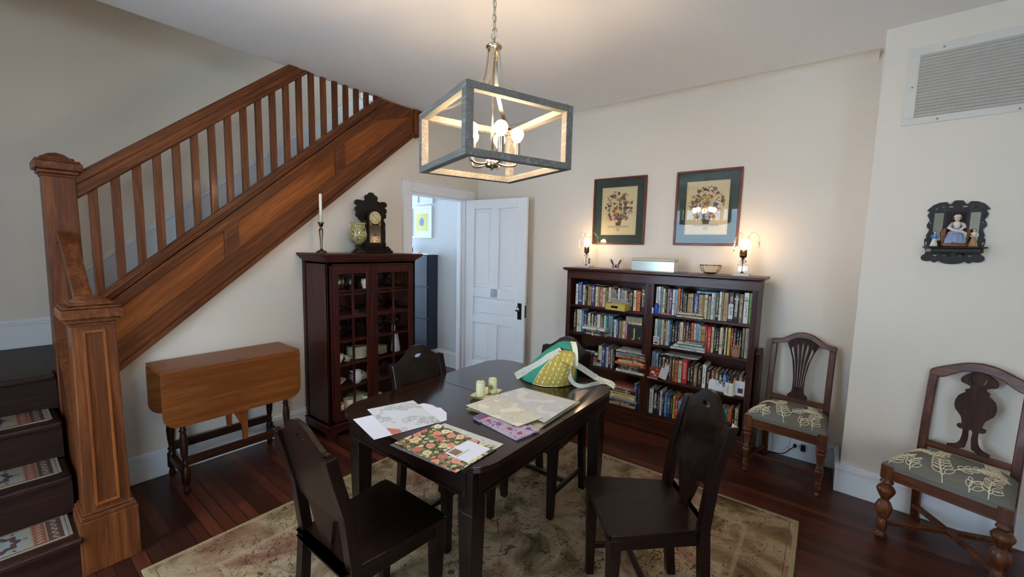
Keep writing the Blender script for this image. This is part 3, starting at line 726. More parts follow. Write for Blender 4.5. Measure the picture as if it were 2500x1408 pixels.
for i, y in enumerate((-.33, -.28, -.23, -.18, -.13, -.09)):
    mk('tumbler', tumb, PEW if i < 4 else SMK, .09 if i % 2 else .05, y, 1.153, '%s tumbler, %s from the left on the top shelf of the china cabinet' % ('pewter' if i < 4 else 'clear glass', ordn[i]), 'glass', 'tumblers on the top cabinet shelf')
for i, y in enumerate((.03, .085, .14, .20, .26)):
    mk('goblet', goblet, SMK, .08 if i % 2 else .04, y, 1.153, 'cut glass goblet, %s from the left behind the right door on the top shelf' % ordn[i], 'glass', 'cut glass goblets on the top cabinet shelf')
o = B().lathe([(.03, 0), (.035, .01), (.045, .05), (.04, .08), (.042, .082), (.047, .05), (.03, .004), (0, .004)]).done('flowered_cup', CHI); o.location = (CX+.09, CY-.02-.1, 1.153); 
o.location = (CX+.12, CY-.055, 1.153); tag(o, 'small cream flowered cup at the middle of the top cabinet shelf', 'cup')
for i, y in enumerate((-.26, -.10, .08, .24)):
    mk('glass_bowl', bowl, SMK, .05, y, .958, 'clear glass bowl, %s from the left on the second cabinet shelf' % ordn[i], 'bowl', 'glass bowls on the second cabinet shelf')
for i, y in enumerate((-.33, -.27, -.21, -.15, -.09, -.03, .04, .10, .16, .27)):
    mk('goblet', goblet, SMK, .08 if i % 2 else .03, y, .763, 'stemmed clear goblet, %s from the left on the third cabinet shelf' % ordn[i], 'glass', 'stemmed goblets on the third cabinet shelf')
o = B().box((0, 0, .025), (.02, .02, .05)).done('paper_tag', mat('paper_white', '#dcdcd4', .8)); o.location = (CX+.12, CY+.205, .763); tag(o, 'small white paper tag standing among goblets behind the right door', 'tag')
def stack(name, n, r, x, y, z, M_, label, grp):
    for k in range(n):
        o = B().lathe([(a*r/.1, b_*.8) for a, b_ in plate_p], n=24).done(name, M_); o.location = (CX+x, CY+y, z+k*.008)
        tag(o, label % ('%s plate from the bottom of' % ordn[k]), 'plate', grp)
stack('dinner_plate', 12, .085, .04, -.10, .568, CHI, 'cream china, %s the tall stack behind the left door', 'cream plates stacked behind the left door')
stack('dinner_plate', 8, .085, .04, .09, .568, CHG, 'grey-green china, %s the stack behind the right door', 'grey-green plates stacked behind the right door')
stack('side_plate', 6, .07, .04, -.09, .38, CHI, 'cream china, %s the low stack behind the white pitcher', 'small cream plates on the fifth cabinet shelf')
def cup(label, x, y, z, M_, s_=1., name='teacup'):
    t_ = thing(name, label, 'cup', (CX+x, CY+y, z), R(60), group='cups in the china cabinet')
    B().lathe([(.018*s_, 0), (.022*s_, .004), (.036*s_, .03*s_), (.042*s_, .065*s_), (.040*s_, .065*s_), (.034*s_, .032*s_), (0, .008)], n=20).done('bowl', M_, t_)
    b = B(); b.tube([(.036*s_+.024*s_*sin(a), 0, .036*s_+.024*s_*cos(a)) for a in [R(10+16*i) for i in range(11)]], .0035*s_, 6); b.done('handle', M_, t_)
cup('cream teacup with round handle at the left of the plate stack', .09, -.30, .568, CHI, 1.1)
cup('small dark-patterned teacup standing right of the cream teacup', .10, -.22, .568, CHG, .7)
t_ = thing('pitcher', 'white pitcher with black decoration in the middle of the left cabinet door', 'pitcher', (CX+.11, CY-.15, .378), R(90))
B().lathe([(.025, 0), (.03, .006), (.045, .035), (.042, .07), (.032, .095), (.036, .105), (.033, .105), (.029, .094), (0, .02)], n=20).done('body', mat('white_china', '#dedede', .25), t_)
b = B(); b.tube([(.035+.028*sin(a), 0, .065+.028*cos(a)) for a in [R(10+16*i) for i in range(11)]], .004, 6); b.done('handle', MC['white_china'], t_)
b = B(); b.prism([(-.03, .085), (-.065, .118), (-.03, .105)], -.008, .008, XZ); b.done('spout', MC['white_china'], t_)
mk('serving_dish', [(.03, 0), (.035, .01), (.075, .05), (.072, .05), (0, .014)], CHI, .06, -.30, .378, 'wide cream floral dish at the left of the white pitcher', 'dish', None, 24)
mk('tureen', [(.04, 0), (.08, .03), (.09, .08), (.07, .10), (.02, .12), (.012, .13), (0, .135)], CHG, .03, -.10, .155, 'large green-patterned covered tureen on the bottom cabinet shelf', 'dish', None, 24)
for i, (y, hh) in enumerate(((-.31, .09), (-.22, .11), (-.06, .10), (.04, .08))):
    mk('china_mug', [(.035, 0), (.045, hh), (.042, hh), (.032, .006), (0, .006)], CHI, .11, y, .155, 'cream floral china mug, %s from the left on the bottom cabinet shelf' % ordn[i], 'mug', 'floral mugs on the bottom cabinet shelf')
vs = thing('fluted_vase', 'grey-white fluted glass vase narrowing upward behind the right door', 'vase', (CX+.10, CY+.24, .568))
B().lathe([(.036, 0), (.04, .01), (.02, .165), (.017, .165), (.03, .012), (0, .012)], n=20).done('body', mat('milk_glass', '#b9bcbc', .3), vs)
b = B()
for i in range(14): a = 2*pi*i/14; b.bar((.041*cos(a), .041*sin(a), .01), (.021*cos(a), .021*sin(a), .163), .003, .003)
b.done('flutes', mat('milk_glass_rib', '#8f9494', .3), vs)
mk('milk_glass_bowl', [(.02, 0), (.035, .07), (.032, .072), (0, .01)], MC['milk_glass'], .10, .25, .378, 'small grey-white glass bowl below the fluted vase', 'bowl', None)
for i, y in enumerate((.06, .15, .28)):
    mk('decanter', [(.035, 0), (.038, .01), (.038, .10), (.014, .13), (.012, .155), (.018, .16), (.0, .17)], SMK, .05, y, .378 if i < 2 else .155, 'dark glass decanter, %s from the left behind the right door' % ordn[i], 'bottle', 'decanters behind the right door')

# ------------------------------------------------------------------ on the cabinet: clock, hurricane lamp, candlestick
CZ = 1.4405
DKW = lambda a: wood('carved_dark_walnut', '#1f120e', '#130b09', a, .45, 1, .1)
ck = thing('mantel_clock', 'dark carved gingerbread mantel clock with cream dial and gilt glass door', 'clock', (-3.19, 2.13, CZ), R(90-4)); ck.scale = (1.08, 1, 1.05)
half = [(0, .50), (.018, .497), (.03, .48), (.05, .474), (.058, .455), (.052, .435), (.075, .425), (.10, .432), (.128, .43), (.142, .415), (.14, .395), (.122, .382), (.138, .368), (.140, .345), (.128, .335), (.135, .315), (.13, .295), (.115, .29), (.108, .27), (.09, .262), (.088, .24), (.10, .2), (.112, .18), (.106, .165), (.12, .15), (.114, .135), (.126, .12), (.122, .10), (.13, .08), (.128, .055)]
outl = [(x, z) for x, z in half]+[(-x, z) for x, z in half[::-1][:-1]]
plate('crest_board', [outl], .018, DKW('z'), ck, T=Matrix.Translation((0, .02, 0)) @ XZ, bevel=.003)
b = B(); b.b2(-.085, .085, -.045, .012, .05, .27); b.done('case', DKW('z'), ck, bevel=.004)
b = B(); b.b2(-.155, .155, -.06, .03, 0, .022).b2(-.14, .14, -.055, .03, .022, .04).b2(-.125, .125, -.05, .03, .04, .055)
b.done('base', DKW('x'), ck, bevel=.006)
dor = rrect(-.07, .07, .065, .36, [.07, .07, .004, .004], 10); ino = rrect(-.056, .056, .079, .346, [.056, .056, .003, .003], 10)
pd = plate('door', [dor, ino], .012, DKW('z'), ck, T=Matrix.Translation((0, -.052, 0)) @ XZ, bevel=.002)
b = B(); b.prism(dor, .012, .046, XZ); b.done('inner_case', DKW('z'), ck)
DIAL = mat('cream_clock_dial', '#d3bf93', .5); INK = mat('black_ink', '#15110e', .6); GOLD = mat('gilt_paint', '#9a7c36', .35, .7)
b = B(); b.prism(circ(0, .29, .052, 36), .046, .0475, XZ); dl_ = b.done('dial', DIAL, pd)
b = B()
for k in range(12):
    a = 2*pi*k/12; b.bar((.037*sin(a), -.0478, .29+.037*cos(a)), (.047*sin(a), -.0478, .29+.047*cos(a)), .003, .0006, (0, 1, 0))
for r_ in (.0285, .0335, .0505): b.tube([(r_*sin(a), -.0478, .29+r_*cos(a)) for a in [2*pi*i/36 for i in range(36)]], .0005, 4, True)
b.prism(circ(-.028, .262, .004, 10), .0478, .0482, XZ).prism(circ(.028, .262, .004, 10), .0478, .0482, XZ); b.done('numerals', INK, dl_)
for nm, ang, L_, w_ in (('minute_hand', R(-41), .043, .0022), ('hour_hand', R(130), .03, .003)):
    b = B(); b.bar((0, -.049, .29), (L_*sin(ang), -.049, .29+L_*cos(ang)), w_, .0006, (0, 1, 0)); b.done(nm, INK, pd)
b = B(); rn = random.Random(5)
b.prism(rrect(-.05, .05, .084, .225, .002, 1), .0462, .0466, XZ); b.done('pendulum_glass', mat('black_glass', '#0d0c0b', .1, coat=.5), pd)
b = B()
for x0, x1, z0, z1 in ((-.05, -.047, .084, .225), (.047, .05, .084, .225), (-.05, .05, .084, .087), (-.05, .05, .222, .225)): b.b2(x0, x1, -.0475, -.0466, z0, z1)
for s_ in (-1, 1):
    b.prism([(s_*x, z) for x, z in cat_rom([(.05, .232), (.032, .228), (.026, .238), (.038, .245), (.05, .26)], 3)], .0466, .0475, XZ)
for i in range(26):
    x = rn.uniform(-.038, .038); z = .095+.07*rn.random()**1.6*(.4+abs(x)/.04*.8); L_ = rn.uniform(.008, .022); a = rn.uniform(-1.1, 1.1)
    b.bar((x, -.0472, z), (x+L_*sin(a), -.0472, z+L_*cos(a)), .0028, .0005, (0, 1, 0))
b.done('gilt_pattern', GOLD, pd)
b = B(); b.bar((0, -.0475, .225), (0, -.0475, .155), .0015, .001, (0, 1, 0)).lathe([(0, 0), (.011, .001), (0, .002)], M=Matrix.Translation((0, -.0475, .15)) @ Matrix.Rotation(R(90), 4, 'X'), n=16); b.done('pendulum', GOLD, ck)
b = B()
for s_ in (-1, 1): b.lathe([(.006, 0), (.009, .01), (.006, .03), (.009, .10), (.006, .17), (.01, .185), (.004, .2)], (s_*.08, -.05, .055), 12)
b.done('column', DKW('z'), ck)

hv = thing('hurricane_vase', 'crackled yellow-green glass hurricane vase on a dark turned foot', 'vase', (-3.04, 1.895, CZ)); hv.scale = (1.05, 1.05, 1.1)
B().lathe([(.052, 0), (.054, .006), (.042, .014), (.038, .024), (.02, .032), (.015, .045), (.022, .06), (.024, .07), (0, .07)], n=24).done('foot', mat('dark_bronze', '#2a1e18', .3, .4), hv)
def crackle():
    M = mat('crackled_amber_glass', '#bfae6a', .18, coat=.5, trans=.25); t = NT(M)
    x = t.n('ShaderNodeTexVoronoi', feature='DISTANCE_TO_EDGE'); x.inputs['Scale'].default_value = 70; t.l(t.coord((1, 1, .7)), x.inputs['Vector'])
    e = t.math('LESS_THAN', x.outputs['Distance'], .07); t.l(t.mix(e, t.mix(t.noise(t.coord(), 20, 2), '#8f8a55', '#d8cb92'), '#5f5026'), t.p.inputs['Base Color']); return M
B().lathe([(.024, .066), (.045, .08), (.062, .11), (.066, .14), (.058, .175), (.05, .195), (.052, .21), (.06, .225), (.058, .225), (.048, .196), (.064, .14), (.02, .07)], n=36, cap=False).done('glass_bowl', crackle(), hv)
B().lathe([(.036, .085), (.036, .15), (.034, .152), (0, .15)], n=24).done('candle', mat('cream_wax', '#d9cfa4', .5), hv)
cs = thing('candlestick', 'slender tarnished silver candlestick at the left end of the china cabinet', 'candlestick', (-3.13, 1.635, CZ))
SIL = mat('tarnished_silver', '#6b6458', .3, 1.)
B().lathe([(.040, 0), (.041, .006), (.03, .016), (.012, .024), (.008, .035), (.007, .06), (.0155, .17), (.014, .185), (.006, .192), (.008, .2), (.015, .208), (.017, .222), (.026, .234), (.024, .236), (0, .23)], n=10).done('stem', SIL, cs)
cn = thing('taper_candle', 'tall white taper candle standing in the silver candlestick', 'candle', (-3.13, 1.635, CZ+.231))
B().lathe([(.011, 0), (.0105, .215), (.006, .222), (0, .223)], n=16).done('wax', mat('ivory_wax', '#e3dfd0', .45), cn); B().lathe([(.001, .22), (.001, .228)], n=6).done('wick', INK, cn)

# ------------------------------------------------------------------ bookcase
BKW = lambda a: wood('walnut_bookcase', '#522a1a', '#3a1b10', a, .28, .8, .3, '#29120a')
BX, BY = -1.13, 3.455
bc = thing('bookcase', 'long walnut double-bay bookcase filled with books against the back wall', 'bookcase', (BX, BY, 0))
SHZ = [1.008, .755, .472, .165]
b = B(); b.b2(-.765, .765, .128, .138, .05, 1.30); b.done('back_panel', BKW('x'), bc)
for x0, x1 in ((-.765, -.735), (.735, .765), (-.032, .032)): B().b2(x0, x1, -.132, .128, 0, 1.29).done('upright', BKW('z'), bc, bevel=.002)
for x0, x1 in ((-.768, -.728), (.728, .768), (-.036, .036)):
    b = B(); b.b2(x0, x1, -.140, -.126, 0, 1.25)
    for i in (-1, 0, 1): b.b2((x0+x1)/2+i*.010-.0025, (x0+x1)/2+i*.010+.0025, -.144, -.139, .1, 1.24)
    b.done('pilaster', BKW('z'), bc, bevel=.0015)
b = B(); b.b2(-.768, .768, -.142, .13, 1.25, 1.318); b.done('frieze', BKW('x'), bc, bevel=.002)
b = B(); b.b2(-.785, .785, -.158, .14, 1.318, 1.326).b2(-.80, .80, -.170, .142, 1.326, 1.346); b.done('top', BKW('x'), bc, bevel=.005)
b = B(); b.b2(-.766, .766, -.136, .12, .0, .142).b2(-.77, .77, -.143, -.12, .02, .03).b2(-.77, .77, -.143, -.12, .125, .138); b.done('plinth', BKW('x'), bc, bevel=.003)
for z in SHZ:
    for x0, x1 in ((-.735, -.032), (.032, .735)):
        b = B(); b.b2(x0, x1, -.128, .128, z-.022, z); b.done('shelf', BKW('x'), bc, bevel=.003)

COL = dict(w='#d6d3ca', c='#cdbf98', t='#a58a62', n='#6e5a45', b='#16151a', k='#241f1e', d='#33241c', B='#1f3a78', N='#1b2450', U='#6f8796', L='#7fa8c4', P='#4a2f7a', M='#4f1c26', R='#b3262c', O='#c9672c', G='#1f3b2c', g='#6fa052', s='#8e9288', r='#9c5640', p='#b5486a', T='#2f8a86', l='#b9c9b4', y='#c9ae3e', m='#5d4450', o='#6b5f38', q='#2f78b5')
CN = dict(w='white', c='cream', t='tan', n='grey-brown', b='black', k='charcoal', d='dark brown', B='blue', N='navy', U='grey-blue', L='light blue', P='purple', M='maroon', R='red', O='orange', G='dark green', g='bright green', s='grey', r='rust', p='pink', T='teal', l='pale green', y='yellow', m='mauve-brown', o='olive', q='sky blue')
def book_mat():
    M = mat('printed_book_cover', '#ffffff', .5, coat=.1); t = NT(M)
    oi = t.n('ShaderNodeObjectInfo'); tc = t.n('ShaderNodeTexCoord')
    add = t.n('ShaderNodeVectorMath', operation='ADD'); cmb = t.n('ShaderNodeCombineXYZ'); t.l(t.math('MULTIPLY', oi.outputs['Random'], 37), cmb.inputs[2]); t.l(t.math('MULTIPLY', oi.outputs['Random'], 11), cmb.inputs[0])
    t.l(tc.outputs['Object'], add.inputs[0]); t.l(cmb.outputs[0], add.inputs[1])
    mp = t.n('ShaderNodeMapping'); mp.inputs['Scale'].default_value = (90, 30, 210); t.l(add.outputs[0], mp.inputs[0])
    f = t.noise(mp.outputs[0], 1, 1, .5)
    sep = t.n('ShaderNodeSeparateXYZ'); t.l(tc.outputs['Generated'], sep.inputs[0])
    cx_ = t.math('LESS_THAN', t.math('ABSOLUTE', t.math('SUBTRACT', sep.outputs[0], .5)), .26)
    cz_ = t.math('LESS_THAN', t.math('ABSOLUTE', t.math('SUBTRACT', sep.outputs[2], .53)), .34)
    cy_ = t.math('LESS_THAN', sep.outputs[1], .02)
    k = t.math('MULTIPLY', t.math('MULTIPLY', cx_, cz_), t.math('MULTIPLY', cy_, t.math('GREATER_THAN', f, .52)))
    bw = t.n('ShaderNodeRGBToBW'); t.l(oi.outputs['Color'], bw.inputs[0])
    ink = t.mix(t.math('LESS_THAN', bw.outputs[0], .2), '#2a2420', '#d9cfae')
    c = t.mix(t.math('MULTIPLY', k, .8), oi.outputs['Color'], ink)
    band = t.math('MULTIPLY', t.math('LESS_THAN', t.math('ABSOLUTE', t.math('SUBTRACT', sep.outputs[2], t.math('ADD', .12, t.math('MULTIPLY', oi.outputs['Random'], .75)))), .035), t.math('GREATER_THAN', t.math('FRACT', t.math('MULTIPLY', oi.outputs['Random'], 13)), .55))
    c = t.mix(t.math('MULTIPLY', t.math('MULTIPLY', band, cy_), .55), c, ink)
    t.l(c, t.p.inputs['Base Color']); return M
BOOKM = book_mat(); PAGES = tint('book_pages', '#b9ab8e', .9, .1, 200)
def book_mesh(w_, d_, h_):
    b = B(); c_ = min(.0025, w_*.15)
    b.b2(-w_/2, -w_/2+c_, 0, d_, 0, h_).b2(w_/2-c_, w_/2, 0, d_, 0, h_)
    # rounded spine
    b.prism([(-w_/2+c_, .002), (-w_/2, .0), (-w_/4, -.0025), (w_/4, -.0025), (w_/2, .0), (w_/2-c_, .002)], 0, h_)
    b.mi = 1; b.b2(-w_/2+c_, w_/2-c_, .002, d_-.003, .003, h_-.003)
    return b
nb = [0]
def book(x, y, z, w_, d_, h_, col, label, group, rot=(0, 0, 0), name='book'):
    o = book_mesh(w_, d_, h_).done(name, [BOOKM, PAGES]); o.location = (x, y, z); o.rotation_euler = rot
    o.color = lin(COL.get(col, col)); tag(o, label, 'book', group); nb[0] += 1
    return o
rows = dict(
    L1=('left bay, top shelf', .000593, 243, -.704, 0, '262-303w76 305-370B84 385-420c74 426-462k70 466-500t72 502-524t70 527-580P76 584-602k70 604-640c72 642-666t70 668-714r72 716-756c70 758-782t70 784-808b68 812-852c74 856-890t70 893-917L66 920-952M70 956-984w72 986-1010m70 1012-1036s70 1038-1062s68 1064-1088c66 1090-1118d62 1120-1146n62 1148-1180k66 1190-1232c70 1236-1292O68 1300-1364b88'),
    L2=('left bay, second shelf', .000593, 243, -.704, 1, '250-290k84 302-342c84 345-383l84 386-420q80 423-474b80 477-495M74 497-525w76 530-550b74 552-572w72 575-640b76 645-688w74 690-714t72 716-750M72 755-790l74 792-818T72 820-890U74 893-918b70 922-958l64 961-990B64 1000-1024t62 1026-1050t60 1055-1088c62 1095-1128p62'),
    L3=('left bay, third shelf', .00064, 100, -.704, 2, '505-560c74 565-610B76 615-638s74 640-658w74 661-700M74 702-728s72 731-752k68'),
    L4=('left bay, bottom shelf', .00064, 100, -.704, 3, '1035-1098N88 1103-1160B86 1168-1186t96'),
    R1=('right bay, top shelf', .000452, 150, .036, 0, '165-198w88 202-245w90 250-295U88 298-335c84 338-366b84 370-411t84 414-455P84 460-500w84 503-543L84 547-590O88 595-632k88 636-660G80 664-704b76 710-800t74 810-890B76 895-958t74 961-985t74 988-1030c76 1040-1080s72 1085-1130w82 1133-1162s82 1166-1206G84 1210-1247w88 1250-1274t86 1277-1340t86 1345-1420P88 1425-1500b88 1503-1560n86 1567-1635w92 1640-1715g96'),
    R2=('right bay, second shelf', .000452, 150, .036, 1, '175-224l84 228-290U84 294-335c84 340-368m82 371-390c82 392-425w84 428-460q84 463-482G78 485-525b78 530-578k86 581-612B84 618-670c84 673-710M84 713-760m86 766-800b82 804-840O86 843-878w84 881-935L84 940-962c80 965-1030t80 1035-1064R82 1067-1120R80 1125-1161c80 1165-1203G80 1207-1246b78 1250-1300c82 1303-1328k78 1332-1356w84 1376-1415y84 1418-1445R84 1448-1495b86 1499-1536b82 1539-1572k80 1578-1612t88 1624-1676s90'),
    R3=('right bay, third shelf', .000552, 225, .036, 2, '228-284U88 290-325L84 335-383b82 388-434b84 440-484d84 490-524m82 530-564n78 568-612O70 618-664l72 670-744R80 750-786b64 788-824k70 828-880o66 885-934d62 945-990w74 1000-1048d62 1055-1094r60 1100-1148n62 1156-1198G60 1205-1243B62 1250-1290k60 1296-1340M60 1346-1384k62 1390-1438n62 1445-1488d58'),
    R4=('right bay, bottom shelf', .000552, 190, .036, 3, '192-250l84 256-310b84 316-350N80 354-382w86 388-410M78 414-456q78 460-500B76 505-533b78 537-566y76 570-608R72 612-660L64 664-745s62 750-800g60 806-860M70 866-920B66 926-980c70 986-1040k72 1046-1100G70 1106-1158t68 1165-1210p70 1215-1260T72 1265-1310O76 1315-1340k74 1345-1386c82'))
rb_ = random.Random(11)
first_of = {}
for key, (place, k_, c0_, x0_, si, spec) in rows.items():
    toks = spec.split(); n = len(toks)
    for i, tk in enumerate(toks):
        a_, rest = tk.split('-'); col = [ch for ch in rest if ch.isalpha()][0]; bnd, h_ = rest.split(col)
        xa, xb = x0_+(int(a_)-c0_)*k_, x0_+(int(bnd)-c0_)*k_
        w_ = max(.006, xb-xa-.0012); hh = int(h_)/100*.245
        if key == 'R1' and i > 26: hh = min(hh, .222)
        hh = min(hh, .222 if si < 2 else .25)
        lean = rb_.uniform(-.01, .01)
        book(BX+(xa+xb)/2, BY-.102+rb_.uniform(-.01, .006), SHZ[si]+.0005, w_, rb_.uniform(.13, .16), hh, col,
             '%s book, %s from left on the %s' % (CN[col], ordinal(i), place.replace('bay, ', 'bay ')), 'upright books on the bookcase '+place.replace(',', ''))
def flat(cx_, z, L_, W_, T_, col, label, yaw=0., y=None, grp=None, zz=None):
    """a book lying down, spine to the room"""
    o = book_mesh(T_, W_, L_).done('book', [BOOKM, PAGES])
    yy = (BY-.118) if y is None else y
    o.rotation_euler = (0, R(-90), R(yaw)); dx = L_/2
    o.location = (BX+cx_+dx*cos(R(yaw)), yy+dx*sin(R(yaw)), z+T_/2)
    o.color = lin(COL.get(col, col)); tag(o, label, 'book', grp); nb[0] += 1
    return o
def pile(cx_, z, items, desc, grp, y=None):
    for i, (L_, W_, T_, col, yaw, off) in enumerate(items):
        flat(cx_+off, z, L_, W_, T_, col, 'flat %s book, %s from bottom of %s' % (CN[col], ordinal(i), desc), yaw, y, grp); z += T_+.0004
    return z
pile(-.70+.245, SHZ[1]+.0006, [(.215, .15, .032, 'd', -3, 0), (.20, .15, .018, 'b', -2, 0), (.21, .16, .016, 'w', 1, -.004)], 'thick pile, left bay second shelf', 'flat books on the left bay second shelf', y=BY-.155-.03)
pile(-.13, SHZ[1]+.132+.0006, [(.14, .11, .019, 'c', 0, 0), (.14, .11, .014, 's', 0, 0), (.14, .11, .016, 't', 1, 0), (.14, .11, .013, 's', 0, 0)], 'the pile above letter J block', 'flat books above the letter block', y=BY-.10)
pile(-.13, SHZ[2]+.0006, [(.255, .17, .022, 'w', 0, .005), (.22, .16, .022, 'k', 1, .005), (.21, .16, .018, 'k', -1, .005), (.27, .17, .022, 'O', 0, 0), (.24, .15, .022, 'c', 1, .015), (.20, .13, .012, 'k', 2, 0), (.26, .17, .022, 'O', -1, 0), (.26, .17, .024, 'U', 0, 0), (.25, .16, .010, 'k', 0, 0), (.26, .17, .008, 'w', 1, 0)], 'tall pile, left bay third shelf', 'piled books on the left bay third shelf', y=BY-.14)
pile(-.52, SHZ[2]+.0006, [(.18, .15, .03, 's', 3, .03), (.17, .14, .022, 'd', 2, .02), (.16, .14, .02, 'R', -2, 0), (.16, .13, .022, 'k', 2, 0), (.15, .13, .014, 'c', 4, 0), (.17, .14, .012, 'U', 3, 0), (.16, .14, .01, 'b', 0, 0)], 'pile behind the cloth bag', 'piled books behind the bag', y=BY-.12)
pile(-.19, SHZ[3]+.0006, [(.23, .15, .022, 't', 0, 0), (.23, .15, .020, 'k', 0, 0), (.23, .15, .024, 's', 0, 0), (.22, .15, .026, 'c', 0, .0), (.23, .15, .024, 'y', 1, 0), (.24, .16, .030, 'N', 0, 0), (.23, .15, .024, 'r', -1, 0)], 'pile on left bay bottom shelf', 'piled books on the left bay bottom shelf', y=BY-.125)
pile(.04+.285, SHZ[0]+.0006, [(.19, .13, .013, 'c', 1, 0), (.185, .13, .010, 'M', 2, 0), (.185, .13, .009, 'w', 0, 0)], 'thin pile, right bay top shelf', 'flat books on the right bay top shelf', y=BY-.175+.02)
pile(.04+.39, SHZ[0]+.19+.001, [(.16, .12, .014, 'L', 0, 0)], 'the upright books at the top right', None, y=BY-.09)
pile(.04+.285, SHZ[1]+.0006, [(.25, .16, .012, 'w', 2, 0), (.24, .15, .009, 's', 0, 0), (.22, .15, .012, 'w', 1, .01), (.19, .14, .012, 'T', -1, .015), (.18, .13, .010, 'w', 2, .015), (.15, .12, .018, 'n', -2, .04)], 'pile on right bay second shelf', 'flat books on the right bay second shelf', y=BY-.165)
pile(.04+.20, SHZ[2]+.20, [(.26, .14, .010, 's', 0, 0), (.25, .12, .006, 'w', -2, .03)], 'two across right bay third shelf', 'magazines lying on the books', y=BY-.10)
pile(-.62, SHZ[0]+.19, [(.20, .12, .006, 'k', 0, .18)], 'the upright books at the top left', None, y=BY-.09)

# lettered things on the shelves
WHT = mat('paper_card', '#d4d4d4', .7); YEL = mat('mustard_letter', '#c9a94f', .6)
jb = thing('letter_block', 'dark square block with mustard letter J on the second shelf', 'ornament', (BX-.105, BY-.115, SHZ[1]+.0005))
b = B(); b.b2(-.068, .068, 0, .03, 0, .13); b.done('block', mat('slate_block', '#242a2c', .7), jb, bevel=.002)
text('letter', 'J', .11, YEL, jb, Matrix.Translation((-.012, -.001, .062)) @ XZ)
b = B(); b.prism(circ(.034, .027, .008, 14), .0005, .0015, XZ); b.done('full_stop', YEL, jb)
n4 = thing('number_card', 'small white card with a circled 4 leaning on right bay books', 'card', (BX+.072, BY-.122, SHZ[1]+.0005))
b = B(); b.b2(-.022, .022, -.004, 0, 0, .066); b.done('card', WHT, n4)
b = B(); b.prism(circ(0, .043, .017, 24), .0041, .0046, XZ); b.done('ring', INK, n4)
b = B(); b.prism(circ(0, .043, .0125, 24), .0047, .005, XZ); b.done('disc', WHT, n4)
text('numeral', '4', .02, INK, n4, Matrix.Translation((0, -.0054, .043)) @ XZ)
b = B(); b.b2(-.015, .015, -.0046, -.004, .008, .021); b.done('stripe', mat('plum_stripe', '#3c2528', .7), n4)
# spine titles that can be read
def spine_text(s, x, z, size, col, zoff, rot=-90, y=BY-.1205):
    for o in C.objects:
        if o.name.startswith('book') and o.type == 'MESH' and o.get('category') == 'book' and abs(o.location.x-x) < .006 and abs(o.location.z-z) < .02 and o.rotation_euler.y == 0:
            text('title', s, size, mat('spine_ink_'+col[1:], col, .6), o, Matrix.Translation((0, -.0035, zoff)) @ XZ @ Matrix.Rotation(R(rot), 4, 'Z')); return
def bx_(key, cxm): pl, k_, c0_, x0_, si, sp = rows[key]; return BX+x0_+(cxm-c0_)*k_, SHZ[si]
x, z = bx_('R1', 1382)
for o in [o for o in C.objects if o.get('category') == 'book' and abs(o.location.x-x) < .004 and abs(o.location.z-z) < .01]:
    o.color = lin('#3a3042'); b = B(); b.b2(-.0155, .0155, -.0034, -.0026, .02, .13); b.done('spine_label', WHT, o)
    text('title', 'RUMI', .026, INK, o, Matrix.Translation((0, -.0038, .08)) @ XZ @ Matrix.Rotation(R(-90), 4, 'Z'))
spine_text('INTERIORS', *bx_('R1', 1462), .024, '#cfcfcf', .14)
spine_text('STEALING HOME', *bx_('L4', 1066), .026, '#a9b8cf', .12)
spine_text('VANDAL', *bx_('R4', 283), .03, '#d8d0d4', .11)
spine_text('FARC', *bx_('R2', 1471), .022, '#c84a58', .11)
spine_text('TAP', *bx_('R2', 1555), .018, '#d8d0c4', .08)
spine_text('SNARL', *bx_('R4', 1188), .022, '#d8a0a0', .08)
# yellow card box with open lid
yb = thing('card_box', 'mustard yellow paper box with black label and open white lid', 'box', (BX-.704+.45, BY-.165, SHZ[0]+.0008), R(-4))
MUS = tint('mustard_paper', '#b9a04e', .8, .12, 90)
b = B()
for q in ((-.09, .09, -.05, -.048), (-.09, .09, .048, .05), (-.09, -.088, -.05, .05), (.088, .09, -.05, .05)): b.b2(*q, 0, .055)
b.b2(-.09, .09, -.05, .05, 0, .002); b.done('box', MUS, yb)
b = B(); b.b2(-.035, .025, -.0515, -.0502, .018, .038); b.done('label_plate', BLK, yb)
b = B(); b.bar((0, .047, .056), (0, -.015, .095), .165, .002); b.done('lid', WHT, yb)
# blue bottle
bb = thing('spray_bottle', 'small blue bottle with white nozzle standing at the left of the right bay', 'bottle', (BX+.058, BY-.118, SHZ[0]+.0005))
B().lathe([(.016, 0), (.017, .004), (.017, .065), (.012, .078), (.007, .082), (.007, .088), (0, .088)], n=20).done('body', mat('cobalt_plastic', '#1f49a8', .3), bb)
B().lathe([(.008, .088), (.008, .096), (.003, .10), (.002, .125), (0, .125)], n=12).done('nozzle', WHT, bb)
o = B().lathe([(.007, 0), (.007, .045), (.004, .05), (0, .05)], n=12).done('lip_balm', WHT); o.location = (BX+.0, BY, 0); o.location = (BX+.046-.012+.002, BY-.139, SHZ[0]+.0005); tag(o, 'tiny white tube standing left of the blue bottle', 'tube')
o = B(); rr_ = random.Random(2)
o.grid(lambda u, v: ((u-.5)*.085*(1-.2*v), (v-.5)*.04, .004+.018*sin(pi*u)*sin(pi*v)*(1+.3*sin(9*u))), 14, 6); o = o.done('sea_shell', tint('pinkish_shell', '#a9796a', .5, .25, 40)); o.location = (BX+.145, BY-.14, SHZ[0]+.001); tag(o, 'pinkish brown shell lying in front of the right bay books', 'shell')
